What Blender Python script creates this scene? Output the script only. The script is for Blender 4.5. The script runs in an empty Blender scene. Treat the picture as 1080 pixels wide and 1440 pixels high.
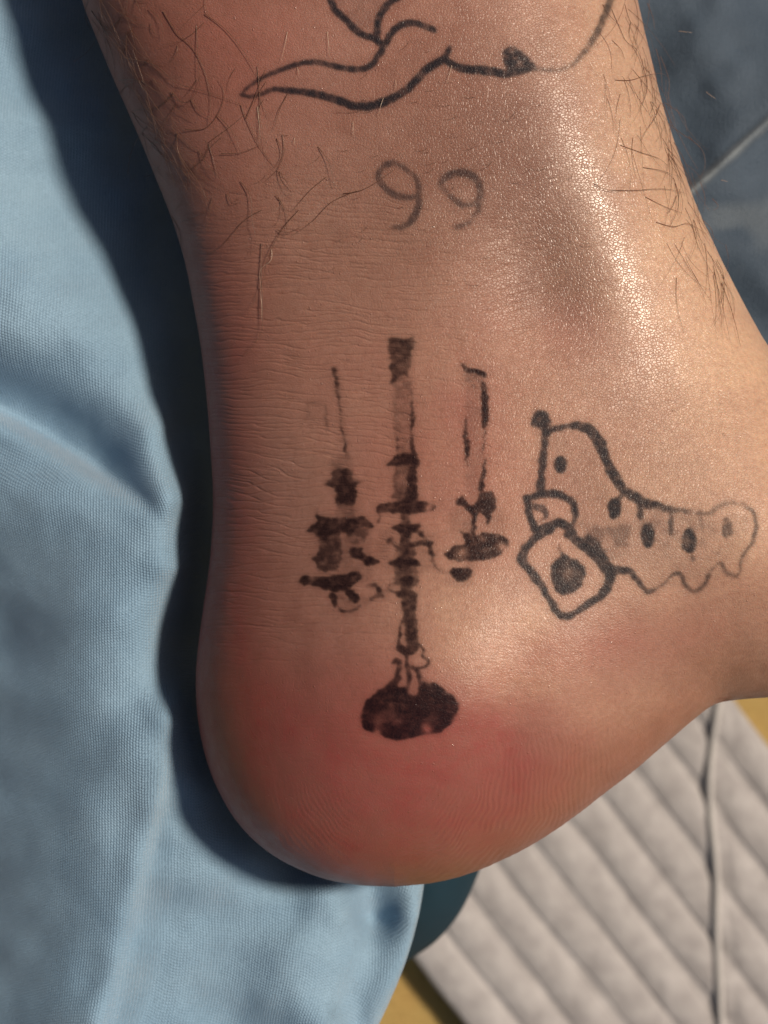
import bpy, math, random
import numpy as np
from mathutils import Vector

random.seed(7)
RNG = np.random.default_rng(7)
SC = bpy.context.scene

# ------------------------------------------------------------------ camera, sky, sun, exposure
D = 0.26                    # camera height above the mid plane of the foot (m)
Z0 = 0.215                  # height of that mid plane above the yellow floor (m)
S = 1e-4                    # one photo pixel at the mid plane = 0.1 mm
SUN_EL, SUN_AZ = math.radians(54), math.radians(20)   # azimuth counted from +X towards +Y

cam_d = bpy.data.cameras.new('camera'); cam = bpy.data.objects.new('camera', cam_d)
SC.collection.objects.link(cam); SC.camera = cam
cam.location = (0, 0, Z0 + D); cam.rotation_euler = (0, 0, 0)
cam_d.sensor_fit = 'VERTICAL'; cam_d.lens = 50
cam_d.sensor_height = 50 * (1440 * S) / D; cam_d.sensor_width = cam_d.sensor_height
cam_d.clip_start = 0.005; cam_d.clip_end = 20
cam_d.dof.use_dof = True; cam_d.dof.focus_distance = D - 0.021; cam_d.dof.aperture_fstop = 20

world = bpy.data.worlds.new('World'); SC.world = world; world.use_nodes = True
wn = world.node_tree.nodes; wl = world.node_tree.links
for n in list(wn): wn.remove(n)
sky = wn.new('ShaderNodeTexSky'); sky.sky_type = 'NISHITA'; sky.sun_disc = False
sky.sun_elevation = SUN_EL; sky.sun_rotation = math.radians(90) - SUN_AZ
bg = wn.new('ShaderNodeBackground'); bg.inputs['Strength'].default_value = 0.05
sky.dust_density = 2.5; sky.ozone_density = 0.0; sky.air_density = 0.5
wo = wn.new('ShaderNodeOutputWorld')
wl.new(sky.outputs[0], bg.inputs[0]); wl.new(bg.outputs[0], wo.inputs[0])

sun_d = bpy.data.lights.new('sun', 'SUN'); sun_d.energy = 4.4; sun_d.angle = math.radians(7)
sun_d.color = (1.0, 0.86, 0.70)
sun = bpy.data.objects.new('sun', sun_d); SC.collection.objects.link(sun)
sdir = Vector((math.cos(SUN_EL) * math.cos(SUN_AZ), math.cos(SUN_EL) * math.sin(SUN_AZ), math.sin(SUN_EL)))
sun.rotation_euler = sdir.to_track_quat('Z', 'Y').to_euler(); sun.location = sdir * 3

SC.view_settings.view_transform = 'Standard'; SC.view_settings.look = 'None'
SC.view_settings.exposure = 0.0; SC.view_settings.gamma = 1.0
SC.view_settings.use_curve_mapping = False

# ------------------------------------------------------------------ helpers
_tab = np.random.default_rng(3).random((256, 256)).astype(np.float32)
def vnoise(x, y, cell, seed=0):
    """smooth value noise in 0..1 at arbitrary points"""
    x = np.asarray(x, np.float64) / cell + seed * 17.31; y = np.asarray(y, np.float64) / cell + seed * 9.77
    xi = np.floor(x).astype(np.int64); yi = np.floor(y).astype(np.int64)
    fx = x - xi; fy = y - yi
    fx = fx * fx * (3 - 2 * fx); fy = fy * fy * (3 - 2 * fy)
    a = _tab[yi % 256, xi % 256]; b = _tab[yi % 256, (xi + 1) % 256]
    c = _tab[(yi + 1) % 256, xi % 256]; d = _tab[(yi + 1) % 256, (xi + 1) % 256]
    return (a * (1 - fx) + b * fx) * (1 - fy) + (c * (1 - fx) + d * fx) * fy
def fnoise(x, y, cell, seed=0, octv=3):
    s = 0; w = 0
    for o in range(octv):
        s = s + vnoise(x, y, cell / 2 ** o, seed + o * 5) * 0.5 ** o; w += 0.5 ** o
    return s / w
def sstep(a, b, x):
    t = np.clip((x - a) / (b - a), 0, 1); return t * t * (3 - 2 * t)
def gauss(x, y, cx, cy, sx, sy, ang=0.0):
    c, s = math.cos(math.radians(ang)), math.sin(math.radians(ang))
    dx, dy = x - cx, y - cy
    u = dx * c + dy * s; v = -dx * s + dy * c
    return np.exp(-0.5 * ((u / sx) ** 2 + (v / sy) ** 2))
def spline(pts, n=8, closed=False):
    p = np.array(pts, float); out = []
    N = len(p); rng = range(N if closed else N - 1)
    for i in rng:
        if closed: a, b, c, d = p[(i - 1) % N], p[i], p[(i + 1) % N], p[(i + 2) % N]
        else: a, b, c, d = p[max(i - 1, 0)], p[i], p[i + 1], p[min(i + 2, N - 1)]
        for k in range(n):
            t = k / n
            out.append(0.5 * ((2 * b) + (-a + c) * t + (2 * a - 5 * b + 4 * c - d) * t * t + (-a + 3 * b - 3 * c + d) * t ** 3))
    if not closed: out.append(p[-1])
    return np.array(out)
def seg_dist(x, y, pts, closed=False):
    """distance of points to a polyline"""
    p = np.asarray(pts, np.float32); x = np.asarray(x, np.float32); y = np.asarray(y, np.float32)
    best = np.full(x.shape, 1e9, np.float32)
    q = np.vstack([p, p[:1]]) if closed else p
    for i in range(len(q) - 1):
        ax, ay = q[i]; bx, by = q[i + 1]; dx, dy = bx - ax, by - ay
        L = dx * dx + dy * dy
        if L < 1e-12: continue
        t = np.clip(((x - ax) * dx + (y - ay) * dy) / L, 0, 1)
        np.minimum(best, (x - ax - t * dx) ** 2 + (y - ay - t * dy) ** 2, out=best)
    return np.sqrt(best)
def inside(x, y, pts):
    p = np.asarray(pts, float); c = np.zeros(np.shape(x), bool)
    N = len(p)
    for i in range(N):
        x1, y1 = p[i]; x2, y2 = p[(i + 1) % N]
        if y1 == y2: continue
        cond = ((y1 > y) != (y2 > y)) & (x < (x2 - x1) * (y - y1) / (y2 - y1) + x1)
        c ^= cond
    return c
def W(px, py, zmm):
    """photo pixel at a height (mm over the foot's mid plane) to a world point"""
    k = S * (D - np.asarray(zmm) * 1e-3) / D
    return np.stack([(np.asarray(px) - 540) * k, (720 - np.asarray(py)) * k, Z0 + np.asarray(zmm) * 1e-3 + 0 * k], -1)

def mesh_obj(name, V, F, mat=None, parent=None, smooth=True, attrs=None):
    V = np.asarray(V, np.float32); F = np.asarray(F, np.int32)
    me = bpy.data.meshes.new(name)
    me.vertices.add(len(V)); me.vertices.foreach_set('co', V.ravel())
    k = F.shape[1]
    me.loops.add(F.size); me.loops.foreach_set('vertex_index', F.ravel())
    me.polygons.add(len(F)); me.polygons.foreach_set('loop_start', np.arange(0, F.size, k, dtype=np.int32))
    me.polygons.foreach_set('use_smooth', np.full(len(F), smooth))
    me.update(calc_edges=True)
    if attrs:
        for an, av in attrs.items():
            av = np.asarray(av, np.float32)
            if av.ndim == 1:
                a = me.attributes.new(an, 'FLOAT', 'POINT'); a.data.foreach_set('value', av)
            else:
                a = me.attributes.new(an, 'FLOAT_VECTOR', 'POINT'); a.data.foreach_set('vector', av.ravel())
    if mat: me.materials.append(mat)
    o = bpy.data.objects.new(name, me); SC.collection.objects.link(o)
    if parent: o.parent = parent
    return o
def grid_faces(nr, nc, off=0, wrap=False):
    r = np.arange(nr - 1)[:, None]; c = np.arange(nc if wrap else nc - 1)[None, :]
    c2 = (c + 1) % nc
    a = r * nc + c; b = r * nc + c2; d = (r + 1) * nc + c; e = (r + 1) * nc + c2
    return np.stack([a, d, e, b], -1).reshape(-1, 4) + off
def tag(o, label=None, cat=None, group=None, kind=None):
    if label: o['label'] = label
    if cat: o['category'] = cat
    if group: o['group'] = group
    if kind: o['kind'] = kind
    return o

class Mat:
    def __init__(s, name):
        s.m = bpy.data.materials.new(name); s.m.use_nodes = True
        s.nt = s.m.node_tree; s.N = s.nt.nodes; s.L = s.nt.links
        s.b = s.N['Principled BSDF']
    def n(s, t, **kw):
        nd = s.N.new(t)
        for k, v in kw.items(): setattr(nd, k, v)
        return nd
    def put(s, sock, v):
        if isinstance(v, bpy.types.NodeSocket): s.L.new(v, sock)
        else: sock.default_value = v
    def attr(s, name):
        a = s.n('ShaderNodeAttribute', attribute_name=name); return a.outputs['Fac']
    def vattr(s, name):
        a = s.n('ShaderNodeAttribute', attribute_name=name); return a.outputs['Vector']
    def math(s, op, a, b=0.0, c=None, clamp=False):
        nd = s.n('ShaderNodeMath', operation=op, use_clamp=clamp)
        s.put(nd.inputs[0], a); s.put(nd.inputs[1], b)
        if c is not None: s.put(nd.inputs[2], c)
        return nd.outputs[0]
    def mix(s, f, a, b, mode='MIX'):
        nd = s.n('ShaderNodeMix', data_type='RGBA', blend_type=mode)
        s.put(nd.inputs[0], f)
        for i, v in ((6, a), (7, b)):
            if isinstance(v, tuple) and len(v) == 3: v = (*v, 1)
            s.put(nd.inputs[i], v)
        return nd.outputs[2]
    def coord(s): return s.n('ShaderNodeTexCoord').outputs['Object']
    def noise(s, scale, detail=3, rough=0.55, vec=None, dist=0.0):
        nd = s.n('ShaderNodeTexNoise'); nd.inputs['Scale'].default_value = scale
        nd.inputs['Detail'].default_value = detail; nd.inputs['Roughness'].default_value = rough
        nd.inputs['Distortion'].default_value = dist
        s.L.new(vec or s.coord(), nd.inputs['Vector']); return nd.outputs['Fac']
    def voro(s, scale, feature='F1', vec=None, rand=1.0):
        nd = s.n('ShaderNodeTexVoronoi', feature=feature); nd.inputs['Scale'].default_value = scale
        nd.inputs['Randomness'].default_value = rand
        s.L.new(vec or s.coord(), nd.inputs['Vector']); return nd
    def rng(s, v, a, b, c=0.0, d=1.0):
        nd = s.n('ShaderNodeMapRange'); s.put(nd.inputs[0], v)
        for i, q in enumerate((a, b, c, d)): s.put(nd.inputs[i + 1], q)
        return nd.outputs[0]
    def bump(s, h, dist, strength=1.0, normal=None):
        nd = s.n('ShaderNodeBump'); nd.inputs['Strength'].default_value = strength
        nd.inputs['Distance'].default_value = dist; s.put(nd.inputs['Height'], h)
        if normal: s.L.new(normal, nd.inputs['Normal'])
        return nd.outputs[0]
    def vmap(s, scale, rot=(0, 0, 0), vec=None):
        nd = s.n('ShaderNodeMapping'); nd.inputs['Scale'].default_value = scale
        nd.inputs['Rotation'].default_value = rot
        s.L.new(vec or s.coord(), nd.inputs['Vector']); return nd.outputs[0]

# ------------------------------------------------------------------ materials
def skin_material(name, sss):
    m = Mat(name); b = m.b
    ink, age, red, pale, brown, rub = [m.attr(k) for k in ('ink', 'age', 'red', 'pale', 'brown', 'grain')]; gloss = m.attr('gloss')
    n1 = m.noise(260, 4); n2 = m.noise(1500, 3); n3 = m.noise(90, 3)
    col = m.mix(m.rng(n1, .3, .7), (0.265, 0.125, 0.092), (0.355, 0.185, 0.138))
    col = m.mix(m.rng(m.noise(48, 3), .40, .68, 0, .55), col, (0.335, 0.205, 0.160))
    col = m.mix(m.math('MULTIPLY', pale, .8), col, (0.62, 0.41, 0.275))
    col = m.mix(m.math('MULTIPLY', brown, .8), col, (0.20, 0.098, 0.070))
    redm = m.math('MULTIPLY', red, m.math('MULTIPLY', m.rng(n3, .3, .65, .80, 1.0), m.rng(n1, .3, .7, .72, 1.0)), clamp=True)
    col = m.mix(redm, col, (0.275, 0.058, 0.050))
    # fine mottling and freckle-like specks
    col = m.mix(m.rng(n2, .35, .75, 0, .36), col, (0.21, 0.088, 0.058))
    sp = m.voro(420).outputs['Distance']
    col = m.mix(m.rng(sp, .05, .12, .22, 0), col, (0.16, 0.06, 0.04))
    inkc = m.mix(age, (0.0090, 0.0036, 0.0055), (0.010, 0.012, 0.017))
    inkf = m.math('MULTIPLY', ink, m.rng(m.noise(3800, 2), .3, .75, 1.0, .92), clamp=True)
    col = m.mix(inkf, col, inkc)
    m.put(b.inputs['Base Color'], col)
    # skin relief: polygonal grain, finer pores, tiny beads of ointment
    nv = m.n('ShaderNodeTexNoise'); nv.inputs['Scale'].default_value = 700
    m.L.new(m.coord(), nv.inputs['Vector'])
    va = m.n('ShaderNodeVectorMath', operation='MULTIPLY_ADD')
    m.L.new(nv.outputs['Color'], va.inputs[0]); va.inputs[1].default_value = (.0007, .0007, .0007)
    m.L.new(m.coord(), va.inputs[2])
    wv = m.vmap((1.0, 1.35, 1.0), (0, 0, math.radians(-35)), va.outputs[0])
    e1 = m.voro(2300, 'DISTANCE_TO_EDGE', wv).outputs['Distance']
    h1 = m.math('MULTIPLY', m.rng(e1, 0, .16), rub)
    bmp = m.bump(h1, 0.000036, 1.0)
    bmp = m.bump(m.noise(4200, 2), 0.000042, 1.0, bmp)
    bead = m.voro(1250)
    keep = m.math('GREATER_THAN', m.n('ShaderNodeSeparateColor').outputs[0], .5)
    sepc = [x for x in m.N if x.bl_idname == 'ShaderNodeSeparateColor'][0]
    m.L.new(bead.outputs['Color'], sepc.inputs[0])
    keep.node.inputs[1].default_value = .72
    bd = m.math('MULTIPLY', m.rng(bead.outputs['Distance'], .0, .17, 1, 0), keep)
    bmp = m.bump(bd, 0.00007, 1.0, bmp)
    m.put(b.inputs['Normal'], bmp)
    ro = m.rng(m.noise(500, 3), .3, .7, .40, .52)
    ro = m.math('SUBTRACT', ro, m.math('MULTIPLY', bd, .36))
    ro = m.math('SUBTRACT', ro, m.math('MULTIPLY', gloss, .09))
    m.put(b.inputs['Roughness'], ro)
    b.inputs['IOR'].default_value = 1.45
    m.put(b.inputs['Specular IOR Level'], m.math('MULTIPLY', m.math('ADD', m.math('MULTIPLY_ADD', gloss, 1.05, .12), m.math('MULTIPLY', bd, .9)), m.math('SUBTRACT', 1.0, m.math('MULTIPLY', ink, .6))))
    if sss:
        b.subsurface_method = 'RANDOM_WALK'
        b.inputs['Subsurface Weight'].default_value = sss
        b.inputs['Subsurface Radius'].default_value = (1.0, .38, .22)
        b.inputs['Subsurface Scale'].default_value = 0.0013
    return m.m
M_skin = skin_material('skin', .32)
M_ink = skin_material('tattooed skin', 0)

def hair_material(name, c, ro=.35):
    m = Mat(name); m.put(m.b.inputs['Base Color'], m.mix(m.noise(300), tuple(x * .7 for x in c), c))
    m.b.inputs['Roughness'].default_value = ro; return m.m
M_hair = hair_material('brown hair', (0.15, 0.074, 0.045))
M_hair2 = hair_material('pale hair', (0.62, 0.46, 0.34), .25)

def weave_material(name, c1, c2, bumpd, fuzz, sheen, amt=1.0, glint_blotch=False):
    m = Mat(name); b = m.b
    vec = m.vattr('weave'); sp = m.n('ShaderNodeSeparateXYZ'); m.L.new(vec, sp.inputs[0])
    wob = m.noise(700, 2)
    u = m.math('ADD', sp.outputs[0], m.math('MULTIPLY', wob, .35)); v = m.math('ADD', sp.outputs[1], m.math('MULTIPLY', m.noise(620, 2), .35))
    # staggered knit / twill dots
    su = m.math('SINE', m.math('MULTIPLY', u, 2 * math.pi))
    ph = m.math('MULTIPLY', m.math('ADD', v, m.math('MULTIPLY', m.math('FLOOR', m.math('ADD', u, .25)), .5)), 2 * math.pi)
    sv = m.math('SINE', ph)
    h = m.math('MULTIPLY', m.math('ADD', m.math('MULTIPLY', su, .5), .5), m.math('ADD', m.math('MULTIPLY', sv, .5), .5))
    h = m.math('POWER', h, .6)
    fz = m.noise(2600, 3, .7)
    col = m.mix(m.rng(m.noise(60, 4), .3, .7), c1, c2)
    col = m.mix(m.math('MULTIPLY', h, .48 * amt), col, tuple(min(1, x * 1.25 + .12) for x in c2) if c2[2] > .3 else tuple(x * 1.5 for x in c2))
    col = m.mix(m.rng(fz, .35, .75, .25, 0), col, tuple(x * .55 for x in c1))
    if glint_blotch: col = m.mix(m.math('MULTIPLY', m.attr('glint_blotch'), m.rng(fz, .3, .7, .55, 1.0)), col, (0.26, 0.29, 0.30))  # painted crease catch-light and random blotches lighten the weave
    m.put(b.inputs['Base Color'], col)
    bm = m.bump(h, bumpd, amt); bm = m.bump(fz, fuzz, 1.0, bm)
    m.put(b.inputs['Normal'], bm)
    b.inputs['Roughness'].default_value = .62
    b.inputs['Sheen Weight'].default_value = sheen; b.inputs['Sheen Roughness'].default_value = .35
    b.inputs['Specular IOR Level'].default_value = .35 if sheen else .08
    return m.m
M_blue = weave_material('light blue weave', (0.16, 0.285, 0.415), (0.25, 0.395, 0.53), 0.00014, 0.00009, .25)
M_blue_shade = weave_material('shaded blue weave', (0.005, 0.030, 0.052), (0.007, 0.038, 0.064), 0.0001, 0.00006, .0)  # darker copy of the blue weave, shade put into its colour
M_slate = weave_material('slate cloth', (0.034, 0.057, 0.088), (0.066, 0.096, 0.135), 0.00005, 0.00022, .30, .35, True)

def mat_material():
    m = Mat('grey felt'); n = m.noise(160, 4); f = m.noise(1400, 3, .7)
    col = m.mix(m.rng(n, .3, .7), (0.29, 0.275, 0.278), (0.43, 0.413, 0.415))
    col = m.mix(m.rng(f, .3, .7, .30, 0), col, (0.30, 0.27, 0.26))
    m.put(m.b.inputs['Base Color'], col)
    m.put(m.b.inputs['Normal'], m.bump(n, .0012, .6, m.bump(f, .0004, 1.0)))
    m.b.inputs['Roughness'].default_value = .85; m.b.inputs['Sheen Weight'].default_value = .2
    return m.m
M_felt = mat_material()
def cord_material():
    m = Mat('binding'); m.put(m.b.inputs['Base Color'], m.mix(m.noise(500), (0.33, 0.32, 0.31), (0.46, 0.44, 0.43)))
    m.b.inputs['Roughness'].default_value = .6; return m.m
M_cord = cord_material()
def floor_material():
    m = Mat('yellow floor'); n = m.noise(22, 4); f = m.noise(420, 4, .65)
    col = m.mix(m.rng(n, .35, .65), (0.37, 0.235, 0.070), (0.32, 0.25, 0.085))
    col = m.mix(m.rng(f, .35, .7, .45, 0), col, (0.25, 0.15, 0.04))
    m.put(m.b.inputs['Base Color'], col); m.put(m.b.inputs['Normal'], m.bump(f, .0008, 1.0))
    m.b.inputs['Roughness'].default_value = .8; return m.m
M_floor = floor_material()

# ------------------------------------------------------------------ floor
fl = mesh_obj('floor', [(-2, -2, 0), (2, -2, 0), (2, 2, 0), (-2, 2, 0)], [(0, 1, 2, 3)], M_floor, smooth=False)
tag(fl, 'yellow ochre floor under the ribbed mat', None, None, 'structure')

# ------------------------------------------------------------------ outline of leg and foot (photo pixels at the mid plane)
LEFT = [(20, -1500), (5, -1100), (20, -700), (50, -400), (80, -180), (101, -60), (115, 0), (135, 52), (160, 112), (190, 180), (218, 248), (243, 312),
        (260, 370), (272, 430), (282, 490), (290, 560), (296, 640), (299, 700), (297, 760), (292, 810), (284, 865),
        (277, 920), (275, 970), (279, 1020), (290, 1070), (308, 1115), (332, 1155), (365, 1190), (405, 1216),
        (450, 1235), (500, 1245), (555, 1248)]
RIGHT = [(860, -1500), (880, -1100), (880, -700), (868, -400), (868, -180), (884, -60), (898, 0), (914, 70), (934, 150), (955, 215), (979, 285), (1006, 345),
         (1041, 415), (1082, 487), (1150, 580), (1250, 665), (1400, 740), (1700, 815), (2000, 850), (2150, 868), (2215, 885), (2250, 905), (2215, 925), (2100, 938),
         (1850, 950), (1600, 958), (1350, 966), (1180, 973), (1080, 981), (1040, 984), (1006, 991), (975, 1013), (940, 1043),
         (895, 1081), (850, 1116), (810, 1147), (760, 1181), (710, 1208), (660, 1229), (610, 1242), (555, 1248)]
def shrink(pts):
    """the silhouette seen in perspective is a little outside the mid-plane outline: pull the outline in"""
    p = spline(pts, 6); t = np.gradient(p, axis=0); nrm = np.stack([t[:, 1], -t[:, 0]], 1)
    nrm /= np.linalg.norm(nrm, axis=1)[:, None] + 1e-9
    a = (p - [540, 720]) * S / D
    an = (a * nrm).sum(1)
    off = an ** 2 * 0.026 / 2 / S
    off = np.minimum(off, 12)
    cen = np.array([600, 640]) if True else None
    sgn = -np.sign((nrm * (p - cen)).sum(1))
    inw = nrm * sgn[:, None]
    q = p + inw * off[:, None]
    return q
Lo = shrink(LEFT); Ro = shrink(RIGHT)
tip = (555.0, float(max(Lo[-1][1], Ro[-1][1], Lo[-2][1] + .3, Ro[-2][1] + .3))); Lo[-1] = Ro[-1] = tip
# heel floor point lies on both curves; make y strictly increasing for row look-up
def mono(p):
    y = np.maximum.accumulate(p[:, 1] + np.arange(len(p)) * 1e-4); return np.stack([p[:, 0], y], 1)
Lo = mono(Lo); Ro = mono(Ro)
YB = tip[1]
xl_f = lambda y: np.interp(y, Lo[:, 1], Lo[:, 0])
xr_f = lambda y: np.interp(y, Ro[:, 1], Ro[:, 0])
OUT = np.vstack([Lo, Ro[::-1]])
RIM = np.vstack([Lo, Ro[-2::-1]])
def resample(p, step):
    d = np.concatenate([[0], np.cumsum(np.hypot(*np.diff(p, axis=0).T))]); n = int(d[-1] / step)
    t = np.linspace(0, d[-1], n); return np.stack([np.interp(t, d, p[:, 0]), np.interp(t, d, p[:, 1])], 1)
RS = resample(RIM, 9.0); MID = .5 * (RS[:-1] + RS[1:]); LEN = np.hypot(*np.diff(RS, axis=0).T)
def rim_dist(x, y, cap=620.0):
    """distance to the outline, exact by the rim and rounded off along the middle so no crease forms there"""
    x = np.asarray(x, float); y = np.asarray(y, float)
    lo, hi = y.min() - cap, y.max() + cap
    xf = x.astype(np.float32); yf = y.astype(np.float32)
    best = np.full(x.shape, 150.0 ** 2, np.float32)
    a, b = RIM[:-1], RIM[1:]
    near = (np.maximum(a[:, 1], b[:, 1]) > y.min() - 150) & (np.minimum(a[:, 1], b[:, 1]) < y.max() + 150)
    for (ax, ay), (bx, by) in zip(a[near], b[near]):
        dx, dy = bx - ax, by - ay; L = dx * dx + dy * dy
        if L < 1e-9: continue
        ex = xf - np.float32(ax); ey = yf - np.float32(ay)
        t = np.clip((ex * np.float32(dx) + ey * np.float32(dy)) * np.float32(1 / L), 0, 1)
        ex -= t * np.float32(dx); ey -= t * np.float32(dy)
        np.minimum(best, ex * ex + ey * ey, out=best)
    acc = np.full(x.shape, 1e-6, np.float32)
    k = (MID[:, 1] > lo) & (MID[:, 1] < hi)
    for (mx, my), L in zip(MID[k], LEN[k]):
        ex = (xf - np.float32(mx)) * np.float32(.01); ey = (yf - np.float32(my)) * np.float32(.01)
        q = 1 / (ex * ex + ey * ey + np.float32(.003)); acc += np.float32(L * .01) * q * q * q
    soft = 100 * (acc / (3 * math.pi / 8)) ** (-.2)
    d = np.sqrt(best).astype(np.float64); w = sstep(30, 110, d)
    return d * (1 - w) + soft * w

# ------------------------------------------------------------------ rasters in photo space: tattoo ink
HH, WW = 1440, 1080
def new(): return np.zeros((HH + 40, WW + 40), np.float32)      # 20 px margin all round
INK = {k: new() for k in ('line', 'number', 'candle', 'cater')}
def win(pts, pad):
    p = np.asarray(pts, float)
    x0 = int(max(p[:, 0].min() - pad, -20)); x1 = int(min(p[:, 0].max() + pad, WW + 19))
    y0 = int(max(p[:, 1].min() - pad, -20)); y1 = int(min(p[:, 1].max() + pad, HH + 19))
    X, Y = np.meshgrid(np.arange(x0, x1 + 1), np.arange(y0, y1 + 1))
    return X.astype(float), Y.astype(float), (slice(y0 + 20, y1 + 21), slice(x0 + 20, x1 + 21))
def wob(X, Y, a, cell=9, seed=1):
    return (X + (fnoise(X, Y, cell, seed, 2) - .5) * 2 * a, Y + (fnoise(X, Y, cell, seed + 3, 2) - .5) * 2 * a)
def stroke(k, pts, w, s=.85, soft=2.2, wa=1.0, mottle=.35, sm=True, seed=1):
    w = np.atleast_1d(np.array(w, float)) * (1.2 if k == 'cater' else 1.32 if k == 'line' else 1.1); s = np.atleast_1d(np.array(s, float))
    p = spline(pts, 6) if sm and len(pts) > 2 else np.array(pts, float)
    X, Y, sl = win(p, w.max() + 6)
    x, y = wob(X, Y, wa, 8, seed)
    best = np.zeros(X.shape)
    n = len(p) - 1
    ws = np.interp(np.linspace(0, 1, n), np.linspace(0, 1, len(w)), w); ss = np.interp(np.linspace(0, 1, n), np.linspace(0, 1, len(s)), s)
    for i in range(n):
        d = seg_dist(x, y, p[i:i + 2])
        best = np.maximum(best, ss[i] * np.clip(.5 - (d - ws[i] / 2) / soft / 1.6, 0, 1))
    best = best * (1 - mottle * sstep(.35, .8, fnoise(X, Y, 5, seed + 7, 2)))
    INK[k][sl] = np.maximum(INK[k][sl], best)
def fill(k, pts, s=.85, soft=2.5, wa=2.0, mottle=.45, cell=7, sm=True, seed=2, holes=(), ani=1.0):
    p = spline(pts, 5, True) if sm else np.array(pts, float)
    X, Y, sl = win(p, 8)
    x, y = wob(X, Y, wa, 7, seed)
    d = seg_dist(x, y, p, True); sd = np.where(inside(x, y, p), -d, d)
    v = s * np.clip(.5 - sd / soft / 1.6, 0, 1)
    for hx, hy, hr, hs in holes:
        v = v * (1 - hs * np.exp(-((x - hx) ** 2 + (y - hy) ** 2) / hr ** 2))
    if k == 'candle': mottle = mottle * .6
    v = v * (1 - mottle * sstep(.42, .72, fnoise(X, Y * ani, cell, seed + 11, 3)))
    INK[k][sl] = np.maximum(INK[k][sl], v)
def dot(k, x, y, rx, ry, s=.9, seed=3, mottle=.2):
    a = np.linspace(0, 2 * math.pi, 14, endpoint=False)
    fill(k, np.stack([x + rx * np.cos(a), y + ry * np.sin(a)], 1), s, 3.0, 1.2, mottle, 6, True, seed)

# flowing line tattoo on the shin
k = 'line'
stroke(k, [(339, 132), (356, 117), (376, 106), (401, 96), (428, 88), (453, 89), (484, 96), (509, 97), (524, 89), (534, 75), (542, 62), (548, 50), (559, 38), (576, 32), (592, 35), (610, 42)], [4, 6, 7, 8, 8, 7], [.7, .8, .88, .9, .9, .85], seed=1)
stroke(k, [(338, 133), (353, 136), (367, 132), (387, 126), (412, 128), (437, 131), (459, 136), (481, 143), (498, 149), (520, 149), (539, 144), (556, 136), (573, 125), (587, 111), (601, 97), (614, 89), (625, 80), (633, 67)], [4, 6, 8, 9, 10, 9, 10, 6], [.7, .85, .9, .92, .9, .85], seed=2)
stroke(k, [(629, 86), (642, 94), (656, 97), (678, 99), (697, 101), (711, 104), (731, 101), (750, 97), (772, 99), (795, 97)], [8, 10, 10, 9, 6, 5], [.9, .9, .92, .8, .55, .4], seed=3)
fill(k, [(705, 75), (711, 68), (720, 65), (733, 71), (744, 80), (753, 92), (750, 100), (733, 103), (717, 104), (711, 94), (706, 83)], .86, 3.5, 1.5, .5, 4, seed=4)
stroke(k, [(462, -16), (466, 0), (471, 14), (484, 26), (498, 40), (512, 50), (525, 53), (534, 60)], 8, .9, seed=5)
stroke(k, [(575, -14), (556, -2), (542, 10), (534, 21), (531, 36), (530, 52)], 8.5, .9, seed=6)
fill(k, [(472, -15), (555, -15), (536, 15), (530, 40), (505, 40), (480, 15)], .22, 4, 2, .5, 10, seed=6)
fill(k, [(380, 112), (430, 95), (505, 105), (545, 85), (600, 60), (560, 125), (500, 140), (440, 125)], .07, 8, 2, .5, 10, seed=8)
stroke(k, [(863, -14), (858, 0), (850, 22), (839, 47), (825, 69), (806, 90), (790, 97)], [10, 9, 8, 5], [.72, .7, .6, .35], soft=3, seed=9)
# 99
k = 'number'
stroke(k, [(588, 275), (577, 278), (563, 276), (549, 270), (537, 259), (532, 247), (537, 236), (547, 230), (559, 231), (571, 238), (583, 250), (589, 263), (590, 281), (586, 298), (577, 312), (567, 319), (554, 320)], [8, 10, 9, 9, 8, 9, 11, 8], [.62, .68, .6, .7, .55, .62, .72, .5], 3.6, 1.2, .4, seed=11)
stroke(k, [(674, 278), (664, 287), (649, 288), (641, 281), (630, 273), (621, 261), (622, 253), (632, 246), (647, 243), (661, 246), (671, 255), (676, 269), (674, 286), (671, 298), (661, 310), (651, 317), (641, 318)], [6, 9, 8, 11, 11, 10, 8, 9], [.5, .62, .5, .7, .68, .66, .5, .6], 3.6, 1.2, .4, seed=12)
# candelabra
k = 'candle'
fill(k, [(546, 481), (556, 474), (570, 477), (582, 473), (580, 497), (577, 519), (575, 532), (563, 528), (551, 541), (548, 513)], .78, 2.5, 2.5, .55, 7, seed=21)
fill(k, [(550, 530), (577, 525), (578, 556), (566, 560), (553, 550)], .42, 4, 2, .6, 6, seed=22)
fill(k, [(553, 556), (579, 556), (581, 640), (558, 640)], .36, 4, 1, .6, 8, seed=23)
stroke(k, [(553, 548), (554, 576), (557, 607), (559, 633), (560, 640)], [3, 3, 4, 5], [.3, .55, .65, .8], 2, 1.2, .5, seed=24)
stroke(k, [(579, 548), (580, 585), (579, 614), (582, 640)], [4, 6, 6, 7], [.5, .85, .85, .9], 2, 1.2, .4, seed=25)
fill(k, [(543, 656), (551, 645), (558, 639), (587, 638), (590, 652), (586, 658), (566, 655)], .88, 2, 1.3, .35, 5, seed=26)
fill(k, [(555, 656), (585, 656), (585, 702), (556, 702)], .50, 3, 1, .4, 6, seed=27)
stroke(k, [(556, 656), (557, 680), (558, 702)], 4, .65, 2, 1, .5, seed=28)
fill(k, [(573, 655), (586, 655), (586, 690), (584, 702), (571, 702), (573, 680)], .92, 2, 1.2, .35, 5, seed=29)
fill(k, [(555, 690), (586, 692), (586, 704), (554, 703)], .75, 3, 1.3, .5, 5, seed=30)
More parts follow.
